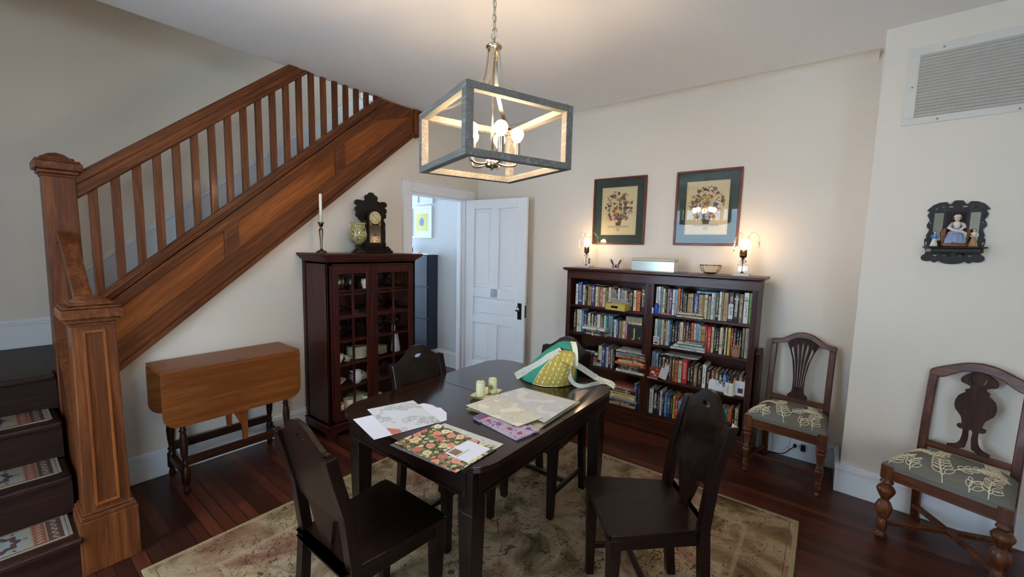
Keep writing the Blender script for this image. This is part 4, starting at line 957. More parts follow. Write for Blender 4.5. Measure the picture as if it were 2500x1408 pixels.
# owl
ow = thing('owl_figurine', 'small brown carved owl figurine on the right bay second shelf', 'figurine', (BX+.655, BY-.138, SHZ[1]+.0005))
OWL = tint('rough_brown_clay', '#8a6c50', .9, .3, 90, .6)
B().lathe([(.018, 0), (.026, .012), (.030, .035), (.027, .055), (.022, .063), (.024, .075), (.018, .088), (0, .092)], n=20).done('body', OWL, ow)
b = B(); [b.lathe([(.006, 0), (0, .014)], (s_*.014, 0, .084), 8) for s_ in (-1, 1)]; b.done('ear_tufts', OWL, ow)
b = B(); [b.ball((s_*.009, -.021, .074), .005, 10, 6) for s_ in (-1, 1)]; b.done('eyes', INK, ow)
# third shelf of the right bay: desk calendar, cards, mug of pens
cal = thing('desk_calendar', 'small red and orange illustrated spiral calendar standing at the left', 'calendar', (BX+.065, BY-.115, SHZ[2]+.0005), R(-4))
b = B(); b.bar((0, -.028, 0), (0, -.004, .095), .095, .002); b.bar((0, .02, 0), (0, -.002, .095), .095, .002); b.done('pages', tint('calendar_red', '#8a2c1c', .6, .4, 50), cal)
b = B()
for px_, pz_, r_, mi_ in ((-.03, .07, .01, 0), (.03, .075, .011, 0), (-.035, .04, .009, 0), (.035, .045, .010, 0), (-.01, .082, .006, 0), (.0, .045, .018, 1), (.02, .03, .008, 1)):
    b.mi = mi_; yy = -.0285+pz_*.253; b.prism(circ(px_, pz_, r_, 10), -yy+.0002, -yy+.0014, XZ)
b.done('illustration', [mat('calendar_orange', '#c9732e', .6), WHT], cal)
b = B(); [b.box((i*.0085-.038, -.030, .004), (.003, .004, .010)) for i in range(10)]; b.done('spiral', WHT, cal)
def card(nm, label, x, y, z, w_, h_, tilt, lean=.02, M_=WHT, marks=True, rz=0):
    t_ = thing(nm, label, 'card', (x, y, z), rz)
    b = B(); T_ = Matrix.Rotation(tilt, 4, 'Y'); b.T = T_; z0 = abs(sin(tilt))*w_/2
    b.bar((0, -.001, z0), (0, lean, h_+z0), w_, .0012); b.done('sheet', M_, t_)
    if marks:
        q = B(); q.T = T_
        for i in range(4): f = .85-.09*i; q.bar((-w_*.12, lean*f-.0022, z0+h_*f), (w_*.12, lean*f-.0022, z0+h_*f), .0004, .0016, (0, 0, 1))
        q.done('print', mat('grey_print', '#77787c', .8), t_)
    return t_
card('note_card', 'tilted white note sheet leaning on books behind the calendar', BX+.132, BY-.118, SHZ[2]+.001, .062, .135, R(14), .012)
card('envelope', 'large white envelope leaning left of the white mug', BX+.545, BY-.118, SHZ[2]+.001, .125, .075, R(2), .010)
card('envelope', 'second white envelope behind the one beside the mug', BX+.56, BY-.108, SHZ[2]+.001, .12, .082, R(-1), .008, marks=False)
pc = card('photo_card', 'white card with dark photo leaning right of the white mug', BX+.69, BY-.118, SHZ[2]+.001, .07, .105, 0, .010)
b = B(); b.bar((.008, -.002, .02), (.008, .0015, .055), .032, .0015); b.done('photo', mat('dark_photo', '#23262a', .5), pc)
mg = thing('mug', 'white embossed mug full of pens on the right bay third shelf', 'mug', (BX+.632, BY-.145, SHZ[2]+.0005), R(-100))
B().lathe([(.034, 0), (.036, .004), (.035, .02), (.030, .09), (.032, .096), (.029, .096), (.027, .09), (.031, .01), (0, .008)], n=28).done('mug_body', tint('white_stoneware', '#cfcaba', .4, .06, 60), mg)
b = B(); b.tube([(.031+.022*sin(a), 0, .052+.026*cos(a)) for a in [R(5+17*i) for i in range(11)]], .0045, 8); b.done('handle', MC['white_stoneware'], mg)
for i, (dx, dy, tx, ty, col, L_, nm) in enumerate(((-.01, .005, -.2, .05, '#2c4f9c', .14, 'blue'), (.008, .01, .12, .1, '#6b1f2a', .145, 'dark red'), (.0, -.01, .02, -.08, '#20232b', .15, 'black'), (-.014, -.006, -.25, -.1, '#3f7fc0', .135, 'light blue'), (.014, -.002, .25, 0, '#c98a3a', .13, 'orange'), (.004, .014, .05, .15, '#3a3a40', .145, 'charcoal'))):
    b = B(); p0 = Vector((dx, dy, .012)); d_ = Vector((tx*.5, ty*.5, 1)).normalized(); b.tube([p0, p0+d_*L_*.93, p0+d_*L_], [.004, .004, .0015], 8)
    o = b.done('pen', mat('pen_'+col[1:], col, .35)); o.location = mg.location+Vector((0, 0, 0)); tag(o, '%s pen standing in the white mug on the bookcase' % nm, 'pen', 'pens in the white mug')
b = B(); b.b2(-.0, .028, 0, .2, .0, .80); b.b2(-.001, .034, -.004, .02, .78, .80); o = b.done('folded_board', BKW('z'), bevel=.003); o.location = (BX+.772, 3.39, .001); tag(o, 'narrow dark wooden board standing between the bookcase and a chair', 'board')

# ------------------------------------------------------------------ on top of the bookcase
TZ = 1.3465
BRZ = mat('aged_brass', '#5f4527', .35, .9); CRY = mat('crystal', '#ffffff', .02, trans=1., ior=1.5); WIRE = mat('lamp_wire', '#8c7a55', .3, 1.)
def bulb_mat(nm, st_, col='#ffdaad'): return mat(nm, '#fff4e0', .3, emit=col, es=st_)
def crystal_lamp(x, y, label):
    t_ = thing('crystal_lamp', label, 'lamp', (x, y, TZ), group='crystal lamps on the bookcase')
    b = B(); b.box((0, 0, .010), (.105, .105, .020)); b.done('base', tint('white_marble', '#c9c9c9', .3, .06, 25), t_, bevel=.002)
    B().lathe([(.014, .020), (.008, .028), (.003, .032), (.003, .125), (.006, .128)], n=14).done('stem', BRZ, t_)
    b = B(); b.prism([(-.031+.0, -.024), (.031, -.024), (.031, .024), (-.031, .024)], .034, .088); b.done('crystal_block', CRY, t_, bevel=.005)
    b = B(); b.lathe([(.006, .090), (.022, .100), (.026, .108), (.020, .118), (.010, .128), (.006, .130)], n=8, smooth=False); b.done('crystal_ball', CRY, t_)
    B().lathe([(.007, .130), (.020, .135), (.024, .145), (.024, .175), (.021, .176), (.021, .190), (0, .190)], n=20).done('socket', BRZ, t_)
    bo = B().lathe([(.011, .190), (.016, .202), (.026, .222), (.029, .240), (.025, .258), (.012, .270), (0, .273)], n=20).done('bulb', bulb_mat('lamp_bulb_glow', LAMP), t_)
    for k in range(6):
        a = 2*pi*k/6+.3; big = k % 2 == 0; rr = .095 if big else .065; hh = .315 if big else .285
        P = [(.022*cos(a), .022*sin(a), .185), (.030*cos(a), .030*sin(a), .24), (.036*cos(a), .036*sin(a), hh-.012), ((.3*rr+.028)*cos(a), (.3*rr+.028)*sin(a), hh+.004), (.75*rr*cos(a), .75*rr*sin(a), hh-.004), (rr*cos(a), rr*sin(a), hh-.028)]
        P = cat_rom(P, 4, False); w_ = B(); w_.tube(P, .0011, 5); wi = w_.done('wire_arm', WIRE, t_)
        q = B(); zt_ = hh-.031
        q.lathe([(0, zt_), (.005, zt_-.004), (.005, zt_-.008), (0, zt_-.012)], (rr*cos(a), rr*sin(a), 0), 8, smooth=False)
        q.lathe([(0, zt_-.012), (.004, zt_-.03), (.0055, zt_-.062), (.003, zt_-.072), (0, zt_-.076)], (rr*cos(a), rr*sin(a), 0), 6, smooth=False)
        q.done('crystal_drop', CRY, wi)
    return t_
crystal_lamp(-1.775, 3.44, 'lit crystal lamp on marble base at the left end of the bookcase')
crystal_lamp(-.493, 3.42, 'lit crystal lamp on marble base at the right end of the bookcase')
bf = thing('glass_butterfly', 'small glass butterfly ornament with brown and blue wings', 'ornament', (-1.475, 3.42, TZ))
b = B(); b.lathe([(.012, 0), (.016, .008), (.010, .018), (.006, .04), (0, .045)], n=12); b.done('body', CRY, bf)
for s_ in (-1, 1):
    wing = cat_rom([(s_*.006, .01), (s_*.03, .03), (s_*.05, .06), (s_*.062, .092), (s_*.045, .095), (s_*.025, .07), (s_*.012, .04)], 4)
    b = B(); b.prism(wing, -.002, .002, XZ); wo = b.done('wing', CRY, bf)
    inn = cat_rom([(s_*.012, .022), (s_*.028, .036), (s_*.044, .062), (s_*.050, .085), (s_*.036, .078), (s_*.022, .05)], 4)
    b = B(); b.prism(inn, .0021, .0032, XZ); b.done('wing_marking', mat('brown_enamel', '#4a2a26', .25), wo)
    b = B(); b.prism([(s_*x, z) for x, z in ((.008, .006), (.030, .014), (.040, .03), (.022, .024))], .0021, .0034, XZ); b.done('wing_marking', mat('blue_enamel', '#2f4690', .2), wo)
bx2 = thing('ornate_box', 'silvery white rectangular box with embossed lid on the bookcase', 'box', (-1.143, 3.44, TZ), 0)
b = B(); b.b2(-.175, .175, -.055, .055, 0, .082); b.done('box_body', mat('mirror_white', '#d2dbd4', .18, .35), bx2, bevel=.002)
b = B(); b.b2(-.178, .178, -.058, .058, .083, .106); M_ = tint('embossed_silver', '#b8b49a', .35, .35, 70, .8); b.done('lid', M_, bx2, bevel=.004)
gb = thing('glass_bowl', 'clear ribbed glass bowl with brown tinted base near the right lamp', 'bowl', (-.71, 3.43, TZ))
prof = [(.026, 0), (.036, .006), (.058, .03), (.070, .058), (.074, .072)]
b = B(); N_ = 40
for r_, z in ():
    pass
b.grid(lambda u, v: ((lambda r_, z: (r_*(1+.05*cos(2*pi*u*12))*cos(2*pi*u), r_*(1+.05*cos(2*pi*u*12))*sin(2*pi*u), z))(.022+.052*sin(v*pi/2), .002+.07*(1-cos(v*pi/2)))), 96, 10)
o = b.done('bowl', mat('ribbed_clear_glass', '#fffaf2', .03, trans=1., ior=1.2), gb); md = o.modifiers.new('s', 'SOLIDIFY'); md.thickness = .003
B().lathe([(.0, .003), (.03, .004), (.042, .015), (0, .012)], n=24).done('base_tint', mat('amber_glass', '#7a4a26', .1, trans=.7), gb)

# ------------------------------------------------------------------ botanical pictures
GRN = tint('dark_green_mat', '#2f413b', .8, .06, 30); FRM = wood('gilt_brown_frame', '#7a4424', '#5a2e16', 'x', .3, 1, .3); FRMz = wood('gilt_brown_frame', '#7a4424', '#5a2e16', 'z', .3, 1, .3)
PAPER = tint('aged_print_paper', '#cbb98e', .8, .05, 12)
INKS = [mat('print_sepia', '#5b4a38', .8), mat('print_olive', '#6d6a48', .8), mat('print_rose', '#a8624c', .8), mat('print_ochre', '#c39a3a', .8), mat('print_plum', '#5b4658', .8), mat('print_blue', '#3c4f6c', .8), mat('print_pale', '#d9cdb0', .8)]
def botanical(x0, x1, z0, z1, label, seed):
    W, H = x1-x0, z1-z0; t_ = thing('picture_frame', label, 'picture', ((x0+x1)/2, YW-.001, (z0+z1)/2), group='framed botanical prints above the bookcase')
    f = .018; b = B()
    b.b2(-W/2, W/2, -.022, 0, H/2-f, H/2).b2(-W/2, W/2, -.022, 0, -H/2, -H/2+f); b.done('frame_rail', FRM, t_, bevel=.004)
    b = B(); b.b2(-W/2, -W/2+f, -.022, 0, -H/2+f, H/2-f).b2(W/2-f, W/2, -.022, 0, -H/2+f, H/2-f); b.done('frame_stile', FRMz, t_, bevel=.004)
    b = B(); b.b2(-W/2+f, W/2-f, -.006, -.002, -H/2+f, H/2-f); b.done('mat_board', GRN, t_)
    w_, h_ = W/2-.085, H/2-.088
    b = B(); b.b2(-w_, w_, -.0072, -.006, -h_, h_); pr = b.done('print', PAPER, t_)
    b = B(); rn = random.Random(seed); y = .0074
    def disc(cx_, cz_, r_, mi_, n_=9, dy=0):
        b.mi = mi_; ph = rn.random()*6; b.prism([(cx_+r_*(1+.22*cos(5*a+ph))*cos(a), cz_+r_*(1+.22*cos(5*a+ph))*sin(a)) for a in [2*pi*i/20 for i in range(20)]], y+dy, y+dy+.0002, XZ)
    def stroke(p0, p1, wd, mi_, bend=.01):
        b.mi = mi_; mx_, mz_ = (p0[0]+p1[0])/2+rn.uniform(-bend, bend), (p0[1]+p1[1])/2+rn.uniform(-bend, bend)
        P = [Vector(((1-t)**2*p0[0]+2*t*(1-t)*mx_+t*t*p1[0], -y-.0002, (1-t)**2*p0[1]+2*t*(1-t)*mz_+t*t*p1[1])) for t in [i/5 for i in range(6)]]
        b.ribbon(P, wd, .0002, (1, 0, .3) if abs(p1[1]-p0[1]) > abs(p1[0]-p0[0]) else (.3, 0, 1))
    vz = -h_+.085
    b.mi = 0; b.prism([(-.022, vz), (.022, vz), (.028, vz+.03), (.034, vz+.055), (.018, vz+.075), (-.018, vz+.075), (-.034, vz+.055), (-.028, vz+.03)], y, y+.0002, XZ)
    for zz, ww in ((vz-.002, .11), (vz-.010, .115), (vz-.016, .11)): b.box((0, -y-.0002, zz), (ww*2*.9*w_/.165, .0003, .0022))
    for q in range(14): a = 2*pi*q/14; b.box((.013*cos(a), -y-.0002, vz-.035+.010*sin(a)), (.005, .0003, .0035))
    for q in ((-1, 1)): b.box((0, -y-.0002, q*(h_-.008)), (2*w_-.016, .0003, .0008)).box((q*(w_-.008), -y-.0002, 0), (.0008, .0003, 2*h_-.016))
    zc_ = .03
    for i in range(170):
        a = rn.uniform(0, 2*pi); rr = rn.random()**.6; px_ = rr*cos(a)*(w_-.03); pz_ = zc_+rr*sin(a)*(h_-.06)*.95
        if pz_ < vz+.05: pz_ = vz+.05+rn.random()*.05
        if i < 40: stroke((0+px_*.1, vz+.07), (px_, pz_), .0014, rn.choice((0, 1, 1)), .03)
        else: stroke((px_, pz_), (px_+rn.uniform(-.02, .02), pz_+rn.uniform(-.015, .02)), rn.uniform(.002, .006), rn.choice((0, 1, 1, 4, 0)), .008)
    for i in range(110):
        a = rn.uniform(0, 2*pi); rr = rn.random()**.55; px_ = rr*cos(a)*(w_-.035); pz_ = zc_+rr*sin(a)*(h_-.075)
        if pz_ < vz+.04: pz_ = vz+.04+rn.random()*.03; px_ *= .8
        r_ = rn.uniform(.006, .015); disc(px_, pz_, r_, rn.choice((0, 2, 2, 4, 6, 6, 0, 1)), dy=.0003+i*.00001); disc(px_, pz_, r_*.42, rn.choice((0, 3, 4)), dy=.0012+i*.00001)
    for px_, pz_, r_, mi_ in ((-.005, .0, .02, 3), (-.02, .065, .013, 3), (.065, .025, .018, 5), (-.065, .135, .014, 4), (-.07, -.075, .014, 2), (.045, -.045, .014, 2)): disc(px_, pz_, r_, mi_, dy=.0018); disc(px_, pz_, r_*.4, 6 if mi_ == 3 else 0, dy=.0022)
    b.done('flower_engraving', INKS, pr)
    b = B(); b.b2(-W/2+f, W/2-f, -.0155, -.0135, -H/2+f, H/2-f); b.done('glass', PANE, t_)
botanical(-1.812, -1.306, 1.565, 2.175, 'framed flower-vase print in dark green mat, left of two above the bookcase', 4)
botanical(-1.055, -.565, 1.568, 2.173, 'framed flower-vase print in dark green mat, right of two above the bookcase, reflecting a window', 9)

# ------------------------------------------------------------------ carved side chairs with embroidered seats
CH = lambda a: wood('carved_chair_oak', '#7a4220', '#4d2610', a, .36, 1, .2, '#30170a')
CHD = lambda a: wood('dark_splat_wood', '#482618', '#2e170e', a, .5, 1, 0, '#22100a', .2)
SEAT = tint('sage_grey_seat_cloth', '#67635a', .95, .1, 120, .4); EMB = mat('cream_embroidery', '#cfc4a4', .9); EMG = mat('olive_embroidery', '#6f6f2c', .9)
SZ = .405
def seat_pt(x, y):
    u = (y+.205)/.385; hw = .228-.045*u; a = min(1, abs(x)/hw); v = abs(2*u-1)
    return SZ+.012+.066*max(0, 1-a**3.2)**.6*max(0, 1-v**3)**.65
def carved_chair(kind, label, x, y, rz):
    c = thing('side_chair', label, 'chair', (x, y, 0), rz, 'carved side chairs with embroidered seats')
    b = B()
    b.grid(lambda p, q: ((lambda u, a: ((.228-.045*u)*a, -.205+.385*u, seat_pt((.228-.045*u)*a*.9999, -.205+.385*u)))(q, 2*p-1)), 28, 24)
    b.prism([(-.228, -.205), (.228, -.205), (.183, .18), (-.183, .18)], SZ-.01, SZ+.013)
    cu = b.done('seat_cushion', SEAT, c)
    # embroidery: twigs with looped leaves
    def twig(b, p, ang, L, n, sc_=1.):
        d = Vector((cos(ang), sin(ang))); pr = Vector((-d.y, d.x)); P = []
        for i in range(13):
            t = i/12; q = Vector(p)+d*L*t+pr*.02*sin(t*3)*sc_; P.append(q)
        def onseat(q, h=.0014):
            return Vector((q.x, q.y, seat_pt(q.x, q.y)+h))
        ok = lambda q: abs(q.x) < .226-.045*((q.y+.205)/.385) and -.2045 < q.y < .172
        PP = [q for q in P if ok(q)]
        if len(PP) < 3: return
        b.tube([onseat(q) for q in PP], .0022, 5)
        for k in range(n):
            t = .12+.85*k/n; q0 = P[int(t*12)]
            for s_ in ((1, -1) if k % 2 else (-1, 1)):
                l_ = (.055-.03*t)*sc_; wv = l_*.26; a2 = ang+s_*R(38); dd = Vector((cos(a2), sin(a2))); pp = Vector((-dd.y, dd.x))
                loop = [q0+dd*l_*(.25+.75*(1-cos(f))/2)+pp*wv*sin(f)*.8 for f in [2*pi*j/12 for j in range(12)]]
                if all(ok(q) for q in loop): b.tube([onseat(q) for q in loop], .0019, 5, True); b.tube([onseat(q0), onseat(q0+dd*l_*.27)], .0025, 4)
    b = B(); twig(b, (.0, -.2035), R(99), .34, 9, 1.15); twig(b, (.02, -.12), R(48), .22, 5, .95); twig(b, (-.205, -.2), R(60), .15, 5, 1.0); twig(b, (.15, -.2035), R(84), .22, 7, 1.0); twig(b, (-.12, -.2), R(80), .10, 3, .9); twig(b, (.09, -.2035), R(70), .07, 2, .9); twig(b, (-.04, -.02), R(140), .18, 5, .9); twig(b, (.13, .0), R(95), .16, 5, .9); twig(b, (-.16, -.03), R(100), .15, 5, .8); twig(b, (.07, -.04), R(20), .12, 4, .8)
    b.done('embroidery', EMB, cu)
    b = B(); b.lathe([(.014, -.001), (.012, .002), (0, .003)], (.04, -.185, seat_pt(.04, -.185)), 12); b.done('embroidered_bud', EMG, cu)
    ax = CH
    b = B(); b.bar((-.19, -.19, SZ-.04), (.19, -.19, SZ-.04), .022, .06).bar((-.16, .17, SZ-.04), (.16, .17, SZ-.04), .022, .06).bar((-.212, -.18, SZ-.04), (-.172, .16, SZ-.04), .022, .06).bar((.212, -.18, SZ-.04), (.172, .16, SZ-.04), .022, .06)
    b.done('seat_rail', ax('x'), c, bevel=.003)
    if kind == 'wheat': prof = [(.010, 0), (.014, .008), (.014, .02), (.008, .028), (.013, .045), (.018, .06), (.012, .075), (.017, .085), (.012, .095), (.015, .12), (.022, .16), (.024, .17), (.017, .178), (.022, .19), (.016, .20), (.020, .24), (.028, .285), (.020, .292), (.030, .305), (.030, .315), (.024, .32), (.028, .335), (.020, .345)]
    else: prof = [(.022, 0), (.028, .012), (.024, .03), (.014, .04), (.022, .05), (.023, .10), (.016, .112), (.022, .12), (.034, .155), (.036, .18), (.026, .205), (.016, .215), (.020, .225), (.038, .262), (.040, .275), (.030, .292), (.016, .30), (.030, .315), (.024, .325), (.018, .345)]
    for s_ in (-1, 1):
        b = B(); b.lathe(prof, (s_*.205, -.185, 0), 20); b.box((s_*.205, -.185, .375), (.05, .05, .075))
        if kind != 'wheat': b.box((s_*.205, -.185, .075), (.04, .04, .05))
        b.done('leg', ax('z'), c, bevel=.003)
        b = B(); pr = [(.20, 0), (.172, .25), (.168, .40), (.185, .60), (.225, .86)]; q = .017
        L_ = [(yy-q, z) for yy, z in pr]+[(yy+q, z) for yy, z in pr[::-1]]; sp = .012
        b.prism(L_, s_*.172-.018, s_*.172+.018, YZ); b.done('leg', ax('z'), c, bevel=.005)
    if kind == 'wheat':
        b = B(); [b.bar((s_*.205, -.17, .075), (s_*.175, .17, .075), .018, .022) for s_ in (-1,)]; b.done('side_stretcher', ax('y'), c, bevel=.003)
        b = B(); b.bar((.205, -.17, .075), (.175, .17, .075), .018, .022); b.done('side_stretcher', ax('y'), c, bevel=.003)
        b = B(); b.bar((-.19, -.05, .085), (.19, -.05, .085), .016, .022); b.done('cross_stretcher', ax('x'), c, bevel=.003)
    else:
        for s_ in (-1, 1):
            b = B(); b.bar((s_*.205, -.17, .085), (0, .02, .09), .03, .022); b.done('crossed_stretcher', ax('x'), c, bevel=.004)
            b = B(); b.bar((s_*.172, .18, .085), (0, .02, .09), .03, .022); b.done('crossed_stretcher', ax('x'), c, bevel=.004)
    rake = lambda z: .168+(z-.40)*.085+max(0, z-.60)*.07
    def raked(o):
        for v_ in o.data.vertices: v_.co.y += rake(v_.co.z)
        return o
    # crest rail
    if kind == 'wheat':
        up_ = [(-.19, .858), (-.192, .885), (-.165, .893), (-.13, .90), (-.09, .925), (-.05, .950), (0, .960)]
        dn_ = [(-.154, .858), (-.14, .866), (-.10, .875), (-.075, .893), (-.04, .914), (0, .918)]
    else:
        up_ = [(-.19, .855), (-.188, .885), (-.16, .905), (-.12, .925), (-.10, .935), (-.05, .955), (0, .962)]
        dn_ = [(-.15, .85), (-.13, .858), (-.10, .878), (-.06, .905), (0, .915)]
    up_ = cat_rom([(a, b_) for a, b_ in up_], 4, False); dn_ = cat_rom(dn_, 4, False)
    out = up_+[(-a, b_) for a, b_ in up_[::-1][1:]]+[(-a, b_) for a, b_ in dn_]+[(a, b_) for a, b_ in dn_[::-1][1:]]
    raked(plate('crest_rail', [out], .026, ax('x'), c, T=XZ, bevel=.004))
    b = B(); b.box((0, 0, .475), (.335, .022, .034)); raked(b.done('lower_rail', ax('x'), c, bevel=.003))
    if kind == 'wheat':
        hl = [(-.055, .49), (-.06, .505), (-.05, .52), (-.038, .53), (-.034, .56), (-.034, .62), (-.040, .68), (-.052, .76), (-.07, .82), (-.092, .872), (-.075, .893), (-.04, .914), (0, .918)]
        out = hl+[(-a, b_) for a, b_ in hl[::-1][1:]]
        slots = []
        for k in range(5):
            f = (k-2)/2; x0_, x1_ = f*.020, f*.058; w0, w1 = .0018, .0075; z0_, z1_ = .57-.0*abs(f), .885-.035*f*f
            slots.append([(x0_-w0, z0_), (x0_+w0, z0_), ((x0_*.6+x1_*.4)+.003, z0_+.6*(z1_-z0_)), (x1_+w1, z1_-.02), (x1_+w1*.5, z1_), (x1_-w1*.5, z1_), (x1_-w1, z1_-.02), ((x0_*.6+x1_*.4)-.003, z0_+.6*(z1_-z0_))])
        raked(plate('splat', [out]+slots, .014, CHD('z'), c, T=XZ))
    else:
        hl = [(-.075, .492), (-.078, .505), (-.05, .515), (-.032, .545), (-.028, .60), (-.040, .605), (-.052, .613), (-.050, .627), (-.036, .632), (-.045, .67), (-.068, .70), (-.075, .735), (-.066, .775), (-.042, .80), (-.046, .812), (-.03, .822), (-.030, .835), (-.045, .842), (-.064, .85), (-.066, .872), (-.05, .893), (-.03, .908), (0, .916)]
        out = cat_rom(hl, 2, False); mir = [(-a, b_) for a, b_ in out[::-1][1:]]
        inner = [(.038, .492), (.012, .51), (.006, .56), (.008, .60), (0, .612), (-.008, .60), (-.006, .56), (-.012, .51), (-.038, .492)]
        out2 = out+mir+inner
        sl = [[(s_*x_, z_) for x_, z_ in ((.012, .845), (.018, .85), (.026, .868), (.028, .885), (.022, .885), (.018, .87))] for s_ in (-1, 1)]
        raked(plate('splat', [out2]+sl, .016, CHD('z'), c, T=XZ, bevel=.001))
    return c
carved_chair('wheat', 'carved side chair with wheat-sheaf splat beside the bookcase', -.118, 3.325, R(-7))
carved_chair('vase', 'carved side chair with vase-shaped splat and bulbous legs at right', .605, 2.985, R(-22))

# ------------------------------------------------------------------ wall on the right: vent, bracket shelf, outlet
def on_c(s_, d, z): return cm @ Vector((s_, -d, z))
vt = thing('wall_vent', 'large painted wall vent grille with many horizontal louvres near the ceiling', 'vent', on_c(.45, .001, 2.26), tc)
PV = tint('painted_vent', '#cfcac0', .5, .04)
b = B(); x0, x1, z0, z1 = -.295, .40, .037, .375
b.b2(x0-.05, x1+.05, -.008, 0, 0, z0).b2(x0-.05, x1+.05, -.008, 0, z1, z1+.045).b2(x0-.05, x0, -.008, 0, z0, z1).b2(x1, x1+.05, -.008, 0, z0, z1); b.done('frame', PV, vt, bevel=.002)
for k in range(20):
    z = z0+(k+.5)*(z1-z0)/20; b = B(); b.bar((x0, -.006, z), (x1, -.006, z), .019, .0022, (0, .62, 1)); b.done('louvre', PV, vt)
b = B(); b.b2(x0, x1, -.0015, 0, z0, z1); b.done('backing', mat('vent_backing_grey', '#8a8780', .9), vt)  # grey sheet painted as the shade between the louvres
for sx, sz_ in ((-.206, .395), (-.315, .207), (-.20, .017), (.092, .012), (.1, .40)):
    b = B(); b.lathe([(.005, 0), (.005, .0015), (.003, .003), (0, .003)], M=Matrix.Translation((sx, -.008, sz_)) @ Matrix.Rotation(R(90), 4, 'X'), n=12); b.done('screw', mat('dull_screw', '#8f8f8a', .4, .6), vt)
ws = thing('wall_shelf', 'small black fretwork wall shelf with two narrow mirrors', 'shelf', on_c(.373, .001, 1.475), tc)
BLKW = mat('black_lacquer', '#120e0e', .35)
h_ = [(0, .352), (.016, .350), (.024, .338), (.03, .330), (.036, .334), (.045, .345), (.07, .343), (.095, .330), (.11, .312), (.118, .300), (.105, .295), (.108, .285), (.115, .275), (.108, .262), (.102, .245), (.112, .225), (.112, .21), (.100, .195), (.104, .18), (.110, .165), (.108, .15), (.115, .14), (.112, .10), (.108, .085), (.103, .075), (.106, .06), (.118, .05), (.121, .035), (.112, .022), (.095, .018), (.08, .022), (.068, .012), (.06, .014), (.05, .022), (.035, .012), (.02, .008), (0, .006)]
out = [(x, z) for x, z in h_]+[(-x, z) for x, z in h_[::-1][1:-1]]
holes = []
for s_ in (-1, 1):
    holes += [circ(s_*.026, .318, .010, 10, .004), circ(s_*.055, .318, .004, 8), circ(s_*.08, .308, .004, 8), circ(s_*.05, .300, .003, 8), circ(s_*.098, .232, .004, 8), circ(s_*.03, .052, .008, 10, .003), circ(s_*.066, .052, .008, 10, .003), circ(s_*.107, .118, .004, 8, .012)]
plate('back_board', [out]+holes, .008, BLKW, ws, T=Matrix.Translation((0, -.006, 0)) @ XZ)
MIR = mat('old_mirror', '#8b8f86', .06, 1.)
for s_ in (-1, 1):
    b = B(); b.b2(s_*.068-.018, s_*.068+.018, -.0125, -.0105, .135, .285); b.done('mirror', MIR, ws, label='narrow old mirror strip')
b = B(); b.b2(-.037, .037, -.0125, -.0105, .10, .29); b.done('backing_cloth', mat('dark_red_backing', '#241010', .7), ws)
b = B(); b.prism([(-.115, -.010), (.115, -.010), (.122, -.06), (.10, -.085), (-.10, -.085), (-.122, -.06)], .092, .101).prism([(-.105, -.010), (.105, -.010), (.108, -.055), (.09, -.075), (-.09, -.075), (-.108, -.055)], .068, .092); b.done('shelf_board', BLKW, ws, bevel=.003)
b = B(); [b.box((x_, -.045, .062), (.014, .05, .014)) for x_ in (-.05, 0, .05)]; b.done('bracket', BLKW, ws)
